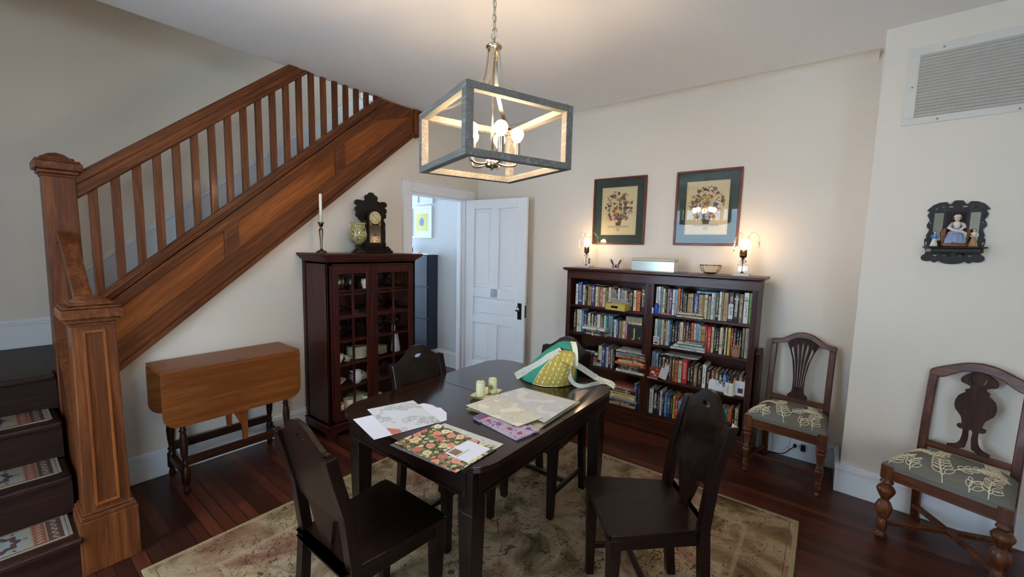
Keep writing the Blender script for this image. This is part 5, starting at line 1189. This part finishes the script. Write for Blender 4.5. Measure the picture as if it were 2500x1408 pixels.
def figurine(label, s_, d, sc_, cols, seated=False, grp='porcelain figurines on the black wall shelf'):
    f = thing('figurine', label, 'figurine', on_c(.373+s_, .001+d, 1.475+.1015), tc, grp)
    sk, dr, bl, ba = [mat('porcelain_'+c_[1:], c_, .3, coat=.3) for c_ in cols]
    b = B(); b.lathe([(.030*sc_, 0), (.032*sc_, .006*sc_), (.026*sc_, .016*sc_), (0, .018*sc_)], n=20); b.done('base', ba, f)
    b = B()
    b.grid(lambda u, v: ((lambda r_: (r_*cos(2*pi*u)*1.05, r_*sin(2*pi*u)*.85, (.016+.07*v)*sc_))((.027-.015*v**.8+.0025*sin(9*2*pi*u)*(1-v))*sc_)), 54, 10)
    b.done('skirt', dr, f)
    b = B(); b.lathe([(.012, .084), (.014, .10), (.017, .118), (.012, .126), (.005, .130)], n=16, M=Matrix.Diagonal((sc_, sc_*.8, sc_, 1)))
    for q in (-1, 1): b.tube([(q*.015*sc_, 0, .121*sc_), (q*.024*sc_, -.006*sc_, .103*sc_), (q*.018*sc_, -.016*sc_, .088*sc_), (q*.004*sc_, -.020*sc_, .084*sc_)], [.0055*sc_, .006*sc_, .0045*sc_, .003*sc_], 8)
    b.done('bodice', bl, f)
    b = B(); b.lathe([(.0045, .124), (.005, .13), (.009, .136), (.0105, .144), (.009, .152), (.004, .157), (0, .158)], n=16, M=Matrix.Diagonal((sc_, sc_, sc_, 1))); b.ball((0, -.0105*sc_, .144*sc_), .002*sc_, 8, 5); b.done('head', sk, f)
    b = B(); b.ball((0, .003*sc_, .150*sc_), .0115*sc_, 14, 8, (1.05, 1, .85)); [b.ball((q*.011*sc_, .003*sc_, .143*sc_), .0045*sc_, 8, 6) for q in (-1, 1)]; b.done('hair', mat('porcelain_hair'+cols[3][1:], '#8c7b66' if sc_ > .9 else '#6d4a34', .35), f)
    if seated:
        b = B()
        for q in (-1, 1):
            b.tube([(q*.040, .012, .004), (q*.043, .010, .045), (q*.046, .006, .075), (q*.040, .004, .098)], [.010, .009, .011, .006], 10)
            b.ball((q*.045, -.012, .062), .010, 12, 8, (1, 1.3, .8))
        b.lathe([(.046, 0), (.050, .008), (.046, .018), (0, .019)], n=24, M=Matrix.Diagonal((1, .72, 1, 1)))
        b.done('armchair', mat('porcelain_armchair', '#7c5030', .35), f)
        b = B()
        b.grid(lambda u, v: ((lambda r_, z: (r_*cos(2*pi*u)*1.15, -.014*(1-v)-.004+r_*sin(2*pi*u)*.8, z))(.034-.010*v**2+.002*sin(11*2*pi*u), .018+.060*v)), 60, 10)
        b.ball((0, -.014, .076), .026, 18, 8, (1.1, .8, .45)); b.done('lap_drapery', dr, f)
        b = B(); b.tube([(-.022, -.016, .118), (-.030, -.020, .10), (-.012, -.036, .086), (.014, -.036, .082), (.032, -.026, .070), (.036, -.016, .045)], [.006, .008, .007, .007, .008, .005], 10); b.tube([(.022, -.012, .122), (.028, -.018, .104), (.010, -.034, .088)], [.007, .008, .005], 10)
        b.tube([(0, -.028, .018), (.016, -.044, .024), (-.016, -.044, .024), (.03, -.034, .020)], .004, 8); b.done('white_shawl', bl, f)
        b = B(); b.lathe([(.014, 0), (.016, .004), (.010, .014), (0, .018)], (0, .002, .156), 16); b.done('bonnet', bl, f)
    return f
figurine('tall porcelain lady in blue and white gown seated in the middle of the wall shelf', 0.0, .05, 1.05, ('#c9a890', '#8290ae', '#c4bfb6', '#7a4c2c'), True)
figurine('tiny porcelain figure in blue at the left end of the wall shelf', -.078, .055, .52, ('#c9a890', '#c9c8b4', '#4d7ac0', '#b9b59c'))
figurine('small brown and cream porcelain couple at the right end of the wall shelf', .066, .055, .60, ('#c9a890', '#a57a4a', '#cfc5ac', '#9a7c4c'))

ou = thing('wall_outlet', 'white outlet plate set in the baseboard behind a side chair', 'outlet', (-.058, 3.605, .055), 0)
b = B(); b.b2(-.055, .055, -.005, 0, 0, .105); b.done('cover_plate', TRIM, ou, bevel=.002)
b = B(); [b.b2(q-.012, q+.012, -.0065, -.004, .03, .075) for q in (-.025, .025)]; b.done('sockets', mat('socket_white', '#d0d0d0', .4), ou)
o = B().b2(-.014, .014, -.036, 0, -.02, .022).done('power_plug', mat('black_plastic', '#0c0c0e', .4), bevel=.004); o.location = (-.033, 3.598, .107); tag(o, 'chunky black plug in the right socket of the baseboard outlet', 'plug')
cd = thing('appliance_cable', 'thin black plug and cable running left from the baseboard outlet', 'cord', (-.083, 3.598, .107))
b = B(); b.lathe([(.012, 0), (.012, .016), (.006, .026), (0, .026)], M=Matrix.Rotation(R(90), 4, 'X'), n=12); b.done('plug', mat('black_plastic'), cd)
b = B(); b.tube(cat_rom([(0, -.026, 0), (-.02, -.04, -.015), (-.07, -.03, -.075), (-.16, -.0, -.098), (-.26, .0, -.10)], 5, False), .0035, 7); b.done('cable', mat('black_plastic'), cd)

# ------------------------------------------------------------------ things on the dining table
TT_ = .7609
WP = mat('white_envelope_paper', '#dfe2ee', .7); 
def sheet(b, cs, z, lift=.0, n=8, th=.0008, wav=0.):
    p = [Vector((*c_, 0)) for c_ in cs]
    def top(u, v):
        q = (p[0]*(1-u)+p[1]*u)*(1-v)+(p[3]*(1-u)+p[2]*u)*v
        return (q.x, q.y, z+th+lift*abs(2*u-1)**3+wav*(1+sin(5*u+3*v)))
    bot = lambda u, v: (lambda q: (q[0], q[1], q[2]-th))(top(u, v))
    b.grid(top, n, n, True); b.grid(bot, n, n, True)
    for f in ((lambda t: (t, 0)), (lambda t: (t, 1)), (lambda t: (0, t)), (lambda t: (1, t))):
        b.grid(lambda u, v: (lambda a, c_: tuple(Vector(a)*(1-v)+Vector(c_)*v))(top(*f(u)), bot(*f(u))), n, 1, False)
    return b
def thing_sheet(nm, label, cat, cs, z, M_, group=None, **k):
    o = sheet(B(), cs, z, **k).done(nm, M_); tag(o, label, cat, group); return o
en = thing('envelope', 'large open white envelope lying under the grey landscape print', 'envelope', (-1.42, 1.08, TT_))
sheet(B(), [(-1.575, .945), (-1.344, .893), (-1.27, 1.17), (-1.49, 1.24)], TT_, n=4).done('envelope_body', WP, en, world=True)
b = B(); b.prism([(-1.50, 1.215), (-1.488, 1.262), (-1.44, 1.275), (-1.40, 1.268), (-1.385, 1.278), (-1.32, 1.255), (-1.262, 1.20), (-1.268, 1.16)], TT_+.0004, TT_+.0012); b.done('envelope_flap', WP, en, world=True)
def toile():
    M = mat('grey_toile_print', '#d6dadc', .7); t = NT(M); v = t.coord()
    n = t.noise(v, 11, 2, .5); n2 = t.noise(v, 90, 3, .7); k = t.math('MULTIPLY', t.math('GREATER_THAN', n, .52), t.math('GREATER_THAN', n2, .47))
    t.l(t.mix(t.math('MULTIPLY', k, .6), '#d2d6da', '#868d90'), t.p.inputs['Base Color']); return M
tp = thing('toile_print', 'white sheet printed with a grey landscape of trees and a coral corner', 'paper', (-1.44, 1.1, TT_+.0022))
sheet(B(), [(-1.622, 1.044), (-1.322, .962), (-1.268, 1.172), (-1.552, 1.252)], TT_+.0014, n=4).done('sheet', toile(), tp, world=True)
b = B(); b.prism([(-1.322, .963), (-1.392, .983), (-1.34, 1.012), (-1.312, 1.0)], TT_+.0023, TT_+.0026); b.done('coral_corner', mat('coral_print', '#c9705c', .7), tp, world=True)
# floral papers
def floral():
    M = mat('floral_wallpaper_print', '#2c3328', .6); t = NT(M); v = t.coord()
    dn = t.n('ShaderNodeTexNoise'); dn.inputs['Scale'].default_value = 30; t.l(v, dn.inputs['Vector'])
    ad = t.n('ShaderNodeVectorMath', operation='MULTIPLY_ADD'); t.l(dn.outputs['Color'], ad.inputs[0]); ad.inputs[1].default_value = (.012, .012, 0); t.l(v, ad.inputs[2])
    leaf = t.noise(ad.outputs[0], 75, 2, .5, 1.5)
    c = t.ramp(leaf, [(.40, '#1f2a26'), (.48, '#2c3a30'), (.53, '#7d8a4a'), (.58, '#46583c'), (.63, '#b3b583'), (.67, '#2a3630')])
    for sc_, r_, ramp_ in ((34, .27, [(0, '#d98f78'), (.3, '#d6c48e'), (.6, '#d6a860'), (.75, '#e8e2cf')]), (19, .33, [(0, '#dfd6a6'), (.28, '#cf7068'), (.45, '#e39a84'), (.65, '#ebe6d4'), (.88, '#d27a6c')])):
        vo = t.n('ShaderNodeTexVoronoi', feature='F1', voronoi_dimensions='2D'); vo.inputs['Scale'].default_value = sc_; vo.inputs['Randomness'].default_value = .85; t.l(ad.outputs[0], vo.inputs['Vector'])
        sp = t.n('ShaderNodeSeparateColor'); t.l(vo.outputs['Color'], sp.inputs[0])
        fl = t.ramp(sp.outputs[0], ramp_, 'CONSTANT'); d_ = vo.outputs['Distance']
        c = t.mix(t.math('LESS_THAN', d_, r_), c, fl)
        c = t.mix(t.math('MULTIPLY', t.math('LESS_THAN', d_, r_*.62), t.math('GREATER_THAN', d_, r_*.55)), c, '#8c3a34')
        c = t.mix(t.math('LESS_THAN', d_, r_*.28), c, '#b4483f'); c = t.mix(t.math('LESS_THAN', d_, r_*.13), c, '#e0d09a')
    t.l(c, t.p.inputs['Base Color']); return M
def greypat(nm, a_, b_, sc_=60):
    M = mat(nm, a_, .7); t = NT(M); n = t.noise(t.coord(), sc_, 2, .5, 2.); k = t.math('LESS_THAN', t.math('ABSOLUTE', t.math('SUBTRACT', n, .5)), .03)
    t.l(t.mix(t.math('MULTIPLY', k, .7), a_, b_), t.p.inputs['Base Color']); return M
o = thing_sheet('patterned_paper', 'grey patterned sheet peeking out at the bottom of the floral sheets', 'paper', [(-1.262, .905), (-.955, .925), (-.955, 1.14), (-1.262, 1.14)], TT_, greypat('charcoal_print', '#55565a', '#9a9aa0'), 'loose patterned sheets at the near end')
o = thing_sheet('patterned_paper', 'pale grey patterned sheet showing behind the floral sheet', 'paper', [(-1.245, .95), (-.93, .955), (-.935, 1.19), (-1.245, 1.172)], TT_+.001, greypat('pale_grey_print', '#cfd2cd', '#8b908c'), 'loose patterned sheets at the near end')
o = thing_sheet('floral_paper', 'dark floral sheet with coral and cream flowers at the near table end', 'paper', [(-1.258, .925), (-.928, .925), (-.93, 1.145), (-1.256, 1.145)], TT_+.0022, floral(), 'loose patterned sheets at the near end', lift=.0025)
lc = thing('label_card', 'white card with small brown swatch lying on the floral sheet', 'card', (-1.0, 1.05, TT_+.0042), R(2))
b = B(); b.b2(-.055, .062, -.055, .072, 0, .0008); b.done('card', WP, lc)
b = B(); b.b2(-.048, -.008, -.046, -.008, .0009, .0012); b.done('swatch', greypat('swatch_print', '#8a7558', '#5a4a38', 200), lc)
b = B(); b.b2(-.002, .0, -.05, .02, .0009, .0011); b.done('printed_line', INK, lc)
# right hand papers
thing_sheet('backing_sheet', 'large tan paper sheet lying under the white embossed sheet', 'paper', [(-1.29, 1.345), (-.905, 1.372), (-.915, 1.775), (-1.258, 1.762)], TT_, tint('tan_paper', '#b5a986', .8, .05, 14), 'papers on the bookcase side of the table')
def medal():
    M = mat('purple_medallion_cloth', '#b9a9bc', .9); t = NT(M); v = t.coord((1, 1, 1), (0, 0, R(3)))
    vo = t.n('ShaderNodeTexVoronoi', feature='F1', voronoi_dimensions='2D'); vo.inputs['Scale'].default_value = 17; vo.inputs['Randomness'].default_value = .12; t.l(v, vo.inputs['Vector'])
    d_ = vo.outputs['Distance']; w_ = t.math('MULTIPLY', t.noise(v, 120, 2), .18); e = t.math('ADD', d_, w_); rg = t.math('LESS_THAN', t.math('ABSOLUTE', t.math('SUBTRACT', e, .36)), .045)
    c = t.mix(t.math('LESS_THAN', e, .44), '#b3a7b2', '#8d5570'); c = t.mix(rg, c, '#c9b4c6'); c = t.mix(t.math('LESS_THAN', e, .18), c, '#a0405a')
    c = t.mix(t.math('LESS_THAN', t.noise(v, 45, 3), .40), c, '#6d5a8c'); t.l(c, t.p.inputs['Base Color']); return M
cl = thing('folded_cloth', 'folded purple medallion-patterned cloth under the cream sheet', 'cloth', (-1.03, 1.31, TT_+.001))
b = B(); cs = [(-1.185, 1.285), (-.915, 1.243), (-.892, 1.365), (-1.165, 1.42)]
for k in range(3): sheet(b, [(c_[0]+.002*k, c_[1]+.003*k) for c_ in cs], TT_+.001+.0035*k, n=8, th=.003)
b.done('cloth_body', medal(), cl, world=True, recalc=True)
b = B(); sheet(b, [(-1.187, 1.283), (-1.150, 1.277), (-1.13, 1.41), (-1.167, 1.422)], TT_+.0115, n=4, th=.001); b.done('blue_border', greypat('blue_border_print', '#3d3f6a', '#b0b4cc', 150), cl, world=True)
b = B(); sheet(b, [(-1.150, 1.2775), (-1.139, 1.2755), (-1.119, 1.408), (-1.13, 1.41)], TT_+.0116, n=4, th=.001); b.done('red_border', mat('raspberry_border', '#9c3a52', .9), cl, world=True)
def emboss(nm, c1, c2):
    M = mat(nm, c1, .6); t = NT(M); v = t.coord(); n = t.noise(v, 55, 1, .5, 2.5); k = t.math('LESS_THAN', t.math('ABSOLUTE', t.math('SUBTRACT', n, .5)), .03)
    big = t.noise(t.coord(loc=(3, 1, 0)), 14, 0, .5); k = t.math('MULTIPLY', k, t.math('LESS_THAN', big, .58)); t.l(t.mix(t.math('MULTIPLY', k, .5), t.mix(t.math('GREATER_THAN', big, .60), c1, tuple(min(1, x*1.12) for x in lin(c1)[:3])+(1,)), c2), t.p.inputs['Base Color']); return M
thing_sheet('embossed_sheet', 'light grey-white sheet with pale flowers, topmost on the tan sheet', 'paper', [(-1.285, 1.50), (-.905, 1.43), (-.915, 1.735), (-1.235, 1.72)], TT_+.0135, emboss('white_embossed_paper', '#c9c9c8', '#8f9090'), 'papers on the bookcase side of the table', lift=.001)
thing_sheet('embossed_sheet', 'cream sheet with fine leafy line pattern overlapping the purple cloth', 'paper', [(-1.285, 1.345), (-.965, 1.322), (-.935, 1.47), (-1.262, 1.545)], TT_+.0155, emboss('cream_patterned_paper', '#d6d1bf', '#6f6a52'), 'papers on the bookcase side of the table', lift=.002)
# salt and pepper on a small dish
CER = mat('cream_glazed_ceramic', '#d9d3a6', .25, coat=.4); OLV = mat('olive_glaze_line', '#3c3f1c', .4)
dsh = thing('condiment_dish', 'small rectangular cream dish with dark green rim on the table', 'dish', (-1.328, 1.54, TT_), R(8))
b = B(); o_ = [(-.040, -.085), (.040, -.085), (.05, -.072), (.055, .0), (.05, .072), (.040, .085), (-.040, .085), (-.05, .072), (-.055, 0), (-.05, -.072)]
N_ = len(o_); rings = [([(x*.72, y*.80) for x, y in o_], 0), (o_, .014), ([(x*1.02, y*1.01) for x, y in o_], .0155), ([(x*.93, y*.95) for x, y in o_], .0155), ([(x*.7, y*.78) for x, y in o_], .007)]
R_ = [[b.v((x, y, z)) for x, y in r_] for r_, z in rings]
fs = [b.bm.faces.new(R_[0][::-1]), b.bm.faces.new(R_[-1])]
for a_, c_ in zip(R_, R_[1:]): fs += [b.bm.faces.new((a_[i], a_[(i+1) % N_], c_[(i+1) % N_], c_[i])) for i in range(N_)]
b._f(fs); b.done('dish', CER, dsh)
b = B(); b.tube([(x*1.02, y*1.01, .0155) for x, y in o_], .0013, 5, True); b.done('rim_line', OLV, dsh)
def flower(b, M, s_):
    for k in range(12):
        a = 2*pi*k/12; b.bar(M @ Vector((s_*.45*cos(a), s_*.45*sin(a), 0)), M @ Vector((s_*cos(a), s_*sin(a), 0)), s_*.16, .0006, M.to_3x3() @ Vector((0, 0, 1)))
    b.prism(circ(0, 0, s_*.32, 12), -.0003, .0004, M)
b = B(); flower(b, Matrix.Translation((.012, .0, .0076)), .014); b.done('painted_flower', OLV, dsh)
for i, (x, y, lab) in enumerate(((-1.333, 1.498, 'plain cream ceramic shaker with a hole in the top, nearer the toile print'), (-1.318, 1.575, 'cream ceramic shaker with painted dark sunflower, nearer the cloth bag'))):
    s_ = thing('shaker', lab, 'shaker', (x, y, TT_+.0075), 0, 'ceramic shakers on the small dish')
    B().lathe([(.020, 0), (.023, .002), (.0225, .07), (.020, .077), (.014, .080), (0, .0805)], n=28).done('body', CER, s_)
    b = B(); b.tube([(.0212*cos(a), .0212*sin(a), .0755) for a in [2*pi*k/28 for k in range(28)]], .0008, 5, True); b.tube([(.0232*cos(a), .0232*sin(a), .002) for a in [2*pi*k/28 for k in range(28)]], .001, 5, True); b.done('rim_line', OLV, s_)
    if i:
        b = B(); nd = Vector((.35, -.93, 0)).normalized(); M_ = Matrix.Translation(nd*.0235+Vector((0, 0, .035))) @ nd.to_track_quat('Z', 'Y').to_matrix().to_4x4(); flower(b, M_, .015); b.done('painted_flower', OLV, s_)
    else:
        b = B(); b.prism(circ(0, 0, .006, 14), .0803, .0811); b.done('shaker_hole', OLV, s_)

# cloth bag
bag = thing('tote_bag', 'slouching green and yellow cloth bag with long strap on the table', 'bag', (-1.2, 1.95, TT_))
TEAL = tint('teal_cloth', '#358871', .9, .12, 30, .3)
def ymat():
    M = mat('mustard_dash_cloth', '#a8973a', .9); t = NT(M); v = t.coord((1, 1, 1), (0, R(-24), R(-30)))
    br = t.n('ShaderNodeTexBrick'); br.offset = .4; br.inputs['Scale'].default_value = 1; br.inputs['Brick Width'].default_value = .026; br.inputs['Row Height'].default_value = .026; br.inputs['Mortar Size'].default_value = .0052; br.inputs['Mortar Smooth'].default_value = .1
    br.inputs['Color1'].default_value = (1, 1, 1, 1); br.inputs['Color2'].default_value = (1, 1, 1, 1); br.inputs['Mortar'].default_value = (0, 0, 0, 1)
    sw = t.n('ShaderNodeSeparateXYZ'); t.l(v, sw.inputs[0]); cb = t.n('ShaderNodeCombineXYZ'); t.l(sw.outputs[2], cb.inputs[0]); t.l(sw.outputs[0], cb.inputs[1]); t.l(cb.outputs[0], br.inputs['Vector'])
    k = t.math('MULTIPLY', t.math('GREATER_THAN', br.outputs['Color'], .5), t.math('GREATER_THAN', t.noise(v, 60, 2), .42))
    stripe = t.math('GREATER_THAN', t.math('FRACT', t.math('MULTIPLY', sw.outputs[0], 1/.026)), .55)
    col = t.mix(t.noise(v, 8, 3), '#948430', '#b59a48')
    t.l(t.mix(t.math('MULTIPLY', t.math('MULTIPLY', k, stripe), .85), col, '#d9cfa4'), t.p.inputs['Base Color']); t.bump(t.noise(v, 22, 3), .5, .006); return M
YC = ymat(); PIP = mat('cream_piping', '#d6cfae', .9); STR = greypat('strap_print_cloth', '#cfcab6', '#3f6a58', 90)
Zt = TT_
# front (mustard) panel: left seam, right edge curves bulging towards the room
Lc = cat_rom([(-1.250, 1.842, Zt+.002), (-1.222, 1.850, Zt+.06), (-1.188, 1.875, Zt+.12), (-1.155, 1.91, Zt+.165), (-1.128, 1.945, Zt+.193)], 5, False)
Rc = cat_rom([(-1.080, 1.965, Zt+.004), (-1.060, 1.965, Zt+.05), (-1.050, 1.965, Zt+.10), (-1.055, 1.975, Zt+.15), (-1.068, 1.98, Zt+.200)], 5, False)
def front(u, v):
    i = v*(len(Lc)-1); k = min(int(i), len(Lc)-2); f = i-k
    a = Vector(Lc[k]).lerp(Vector(Lc[k+1]), f); c_ = Vector(Rc[k]).lerp(Vector(Rc[k+1]), f)
    p = a.lerp(c_, u); bul = sin(pi*u)*(.035*(1-v)**.5+.012)+.006*sin(pi*u)*sin(9*u+5*v)
    p += Vector((.55, -.83, 0))*bul; p.z += .004*sin(7*u)*v; return p
b = B(); b.grid(front, 24, 24); fp = b.done('mustard_panel', YC, bag, world=True, label='mustard cloth panel with cream dashes'); md = fp.modifiers.new('s', 'SOLIDIFY'); md.thickness = .003
# teal panel on the left
TL = cat_rom([(-1.375, 1.885, Zt+.003), (-1.345, 1.91, Zt+.06), (-1.30, 1.95, Zt+.12), (-1.262, 1.985, Zt+.165), (-1.20, 2.02, Zt+.215)], 5, False)
def teal(u, v):
    i = v*(len(Lc)-1); k = min(int(i), len(Lc)-2); f = i-k
    a = Vector(TL[k]).lerp(Vector(TL[k+1]), f); c_ = Vector(Lc[k]).lerp(Vector(Lc[k+1]), f)
    p = a.lerp(c_, u)+Vector((.0, -1, 0))*sin(pi*u)*.014; return p
b = B(); b.grid(teal, 16, 20)
top_r = cat_rom([(-1.20, 2.02, Zt+.215), (-1.17, 2.02, Zt+.228), (-1.12, 2.02, Zt+.232), (-1.08, 2.01, Zt+.222), (-1.065, 1.99, Zt+.205)], 4, False)
def hood(u, v):
    i = u*(len(top_r)-1); k = min(int(i), len(top_r)-2); p = Vector(top_r[k]).lerp(Vector(top_r[k+1]), i-k)
    q = Vector((-1.215, 1.985, Zt+.19)).lerp(Vector((-1.07, 1.968, Zt+.193)), u) if u > .25 else Vector((-1.262+.188*u, 1.985, Zt+.165+.1*u))
    return p.lerp(q, v)+Vector((0, -1, 0))*sin(pi*v)*.014
b.grid(hood, 14, 8)
o = b.done('teal_panel', TEAL, bag, world=True, label='teal green cloth panel'); md = o.modifiers.new('s', 'SOLIDIFY'); md.thickness = .003
# back of the bag
bk = [cat_rom([(-1.375, 1.885), (-1.36, 1.95), (-1.28, 2.05), (-1.17, 2.09), (-1.09, 2.05), (-1.075, 1.965)], 3, False), None]
def back(u, v):
    P = bk[0]; i = u*(len(P)-1); k = min(int(i), len(P)-2); p = Vector((*P[k], 0)).lerp(Vector((*P[k+1], 0)), i-k)
    i2 = u*(len(top_r)-1); k2 = min(int(i2), len(top_r)-2); t_ = Vector(top_r[k2]).lerp(Vector(top_r[k2+1]), i2-k2)
    return Vector((p.x, p.y, Zt+.003)).lerp(t_, v)+Vector((0, 1, 0))*sin(pi*v)*.02*sin(pi*u)
b = B(); b.grid(back, 20, 12); o = b.done('back_panel', TEAL, bag, world=True); md = o.modifiers.new('s', 'SOLIDIFY'); md.thickness = .003
# piping, folded mustard collar, strap
b = B(); b.tube([Vector(p)+Vector((.002, -.004, 0)) for p in Lc], .0022, 6); b.tube([front(u/12, 0)+Vector((0, -.003, .002)) for u in range(13)], .0022, 6); b.done('piping', PIP, bag, world=True)
def collar(u, v):
    a = Vector((-1.145, 1.935, Zt+.192)).lerp(Vector((-1.058, 1.955, Zt+.197)), u); c_ = Vector((-1.10, 1.90, Zt+.15)).lerp(Vector((-1.045, 1.935, Zt+.118)), u)
    return a.lerp(c_, v)+Vector((.4, -.9, 0))*(.012+.008*sin(pi*v))
b = B(); b.grid(collar, 8, 8); o = b.done('folded_collar', YC, bag, world=True); md = o.modifiers.new('s', 'SOLIDIFY'); md.thickness = .003
b = B(); b.ribbon(cat_rom([(-1.10, 2.005, Zt+.228), (-1.085, 1.985, Zt+.243), (-1.066, 1.965, Zt+.232), (-1.052, 1.955, Zt+.20), (-1.043, 1.945, Zt+.16), (-1.040, 1.94, Zt+.125)], 4, False), .028, .003, (1, .2, 0)); b.done('collar_edge', PIP, bag, world=True)
b = B(); b.ribbon(cat_rom([(-1.382, 1.860, Zt+.012), (-1.33, 1.868, Zt+.050), (-1.27, 1.872, Zt+.085), (-1.215, 1.880, Zt+.125), (-1.17, 1.905, Zt+.168), (-1.13, 1.935, Zt+.20)], 5, False), [.042]*20+[.036, .034, .032, .03, .03, .03], .003, (-.35, .1, 1)); b.done('strap', STR, bag, world=True)
P = cat_rom([(-1.075, 1.93, Zt+.145), (-1.070, 1.925, Zt+.10), (-1.062, 1.93, Zt+.05), (-1.04, 1.95, Zt+.018), (-1.005, 1.985, Zt+.006), (-.98, 2.03, Zt+.012), (-.955, 2.09, Zt+.012), (-.92, 2.115, Zt+.006), (-.872, 2.085, Zt+.004)], 5, False)
b = B(); b.ribbon(P, .022, .003, [(0.3, .3, 1)]*18+[(.4, .6, .6)]*12+[(-.5, .8, .2)]*20); b.done('strap', STR, bag, world=True)
P = cat_rom([(-1.045, 1.95, Zt+.13), (-1.03, 1.99, Zt+.105), (-1.01, 2.04, Zt+.07), (-.985, 2.09, Zt+.035), (-.955, 2.125, Zt+.014), (-.91, 2.12, Zt+.009), (-.873, 2.085, Zt+.007)], 5, False)
b = B(); b.ribbon(P, .032, .003, [(0.2, .5, 1)]*16+[(-.3, .6, .6)]*30); b.done('strap', STR, bag, world=True)

# ------------------------------------------------------------------ chandelier
CHX, CHY, CHZ = -1.301, 1.519, 2.015
cl_ = thing('chandelier', 'square open-cage chandelier in weathered grey with five glowing bulbs', 'chandelier', (CHX, CHY, CHZ), R(-20.65))
GW = wood('weathered_grey_wood', '#8c8a86', '#686660', 'x', .7, 1.5, 0); NK = mat('brushed_nickel', '#b5ac9c', .25, 1.)
h2, hh, t2 = .266, .14, .036
for sx in (-1, 1):
    for sy in (-1, 1):
        b = B(); b.box((sx*(h2-t2/2), sy*(h2-t2/2), 0), (t2, t2, 2*hh-2*t2*.8)); b.done('upright', GW, cl_, bevel=.002)
for sz_ in (-1, 1):
    for s_ in (-1, 1):
        b = B(); b.box((0, s_*(h2-t2/2), sz_*(hh-t2*.4)), (2*h2, t2, t2*.8)); b.done('frame_bar', GW, cl_, bevel=.002)
        b = B(); b.box((s_*(h2-t2/2), 0, sz_*(hh-t2*.4)), (t2, 2*h2-2*t2, t2*.8)); b.done('frame_bar', GW, cl_, bevel=.002)
ztop = .418
for sx in (-1, 1):
    for sy in (-1, 1):
        P = cat_rom([(sx*.018, sy*.018, ztop), (sx*.022, sy*.022, ztop-.06), (sx*.036, sy*.036, ztop-.14), (sx*.075, sy*.075, hh+.08), (sx*.135, sy*.135, hh+.03), (sx*(h2-.02), sy*(h2-.02), hh+.002)], 6, False)
        b = B(); b.ribbon(P, .020, .003, (-sy, sx, 0)); b.done('strap', NK, cl_)
        b = B(); b.ball((sx*(h2-.02), sy*(h2-.02), hh+.006), .006, 10, 6); b.done('strap_screw', NK, cl_)
B().lathe([(.0, ztop-.045), (.009, ztop-.04), (.010, ztop-.005), (.034, ztop-.004), (.038, ztop+.006), (.030, ztop+.014), (.012, ztop+.02), (.006, ztop+.03), (.006, ztop+.04), (0, ztop+.04)], n=28).done('hub', NK, cl_)
b = B(); b.tube([(0, 0, ztop-.02), (0, 0, -.10)], .006, 10); b.done('stem', NK, cl_)
b = B(); b.tube([(.024*cos(a), 0, ztop+.062+.024*sin(a)) for a in [2*pi*i/24 for i in range(24)]], .0028, 8, True); b.done('ring', NK, cl_)
for k in range(11):
    zc = ztop+.062+.038+k*.0305
    if zc > ZC-CHZ-.03: break
    b = B(); pts = [(.0085*cos(a), 0, zc+.019*sin(a)) for a in [2*pi*i/16 for i in range(16)]]
    if k % 2: pts = [(0, x, z) for x, _, z in pts]
    b.tube(pts, .0022, 6, True); b.done('chain_link', NK, cl_)
b = B(); b.tube([(0, 0, ztop+.035), (.004, .003, ztop+.1), (-.003, 0, ztop+.2), (.003, -.002, ztop+.3), (0, 0, ZC-CHZ-.02)], .0022, 6); b.done('cord', mat('silver_cord', '#9a968c', .4), cl_)
B().lathe([(.0, ZC-CHZ-.04), (.02, ZC-CHZ-.035), (.06, ZC-CHZ-.015), (.065, ZC-CHZ-.001)], n=28).done('canopy', NK, cl_)
B().lathe([(0, -.135), (.006, -.133), (.008, -.125), (.030, -.122), (.034, -.112), (.034, -.092), (.028, -.088), (.012, -.084), (.010, -.06), (.0, -.06)], n=28).done('arm_hub', NK, cl_)
for k in range(5):
    a = 2*pi*k/5+R(62); ca, sa = cos(a), sin(a); r_ = .118
    b = B(); b.tube([(x*ca, x*sa, z) for x, z in cat_rom([(.03, -.103), (.06, -.112), (.095, -.112), (r_-.006, -.105), (r_, -.092), (r_, -.07)], 5, False)], .0055, 8); b.done('arm', NK, cl_)
    M = Matrix.Translation((r_*ca, r_*sa, 0))
    b = B(); b.lathe([(.0, -.084), (.014, -.082), (.016, -.074), (.0155, -.012), (.0165, -.01), (.0165, -.004), (0, -.004)], n=20, M=M); b.done('socket', NK, cl_)
    b = B(); b.lathe([(.012, -.004), (.014, .003), (.021, .012), (.028, .024), (.030, .036), (.028, .047), (.020, .058), (.010, .063), (0, .0645)], n=24, M=M); b.done('bulb', bulb_mat('chandelier_bulb_glow', BULB), cl_)

# ------------------------------------------------------------------ outside the front windows
SID = tint('white_clapboard', '#c9d2da', .7, .04)
nh = thing('neighbour_house', 'white clapboard house wall outside the window reflected in the right-hand picture', 'house', (-2.2, -5.2, 0))
b = B()
for k in range(26): b.bar((-4, 0, k*.15), (4, 0, k*.15), .03, .15, (0, .16, 1))
b.done('siding', SID, nh); b = B(); b.b2(-4, 4, -.2, -.05, -.2, 3.9); b.done('wall_core', SID, nh)
struct(B().b2(-14, 14, -14, YB-.2, -.5, -.3).done('ground', tint('pale_bounce_ground', '#e4e4de', .95, .05)))  # unseen ground, made near white to bounce daylight up to the ceiling
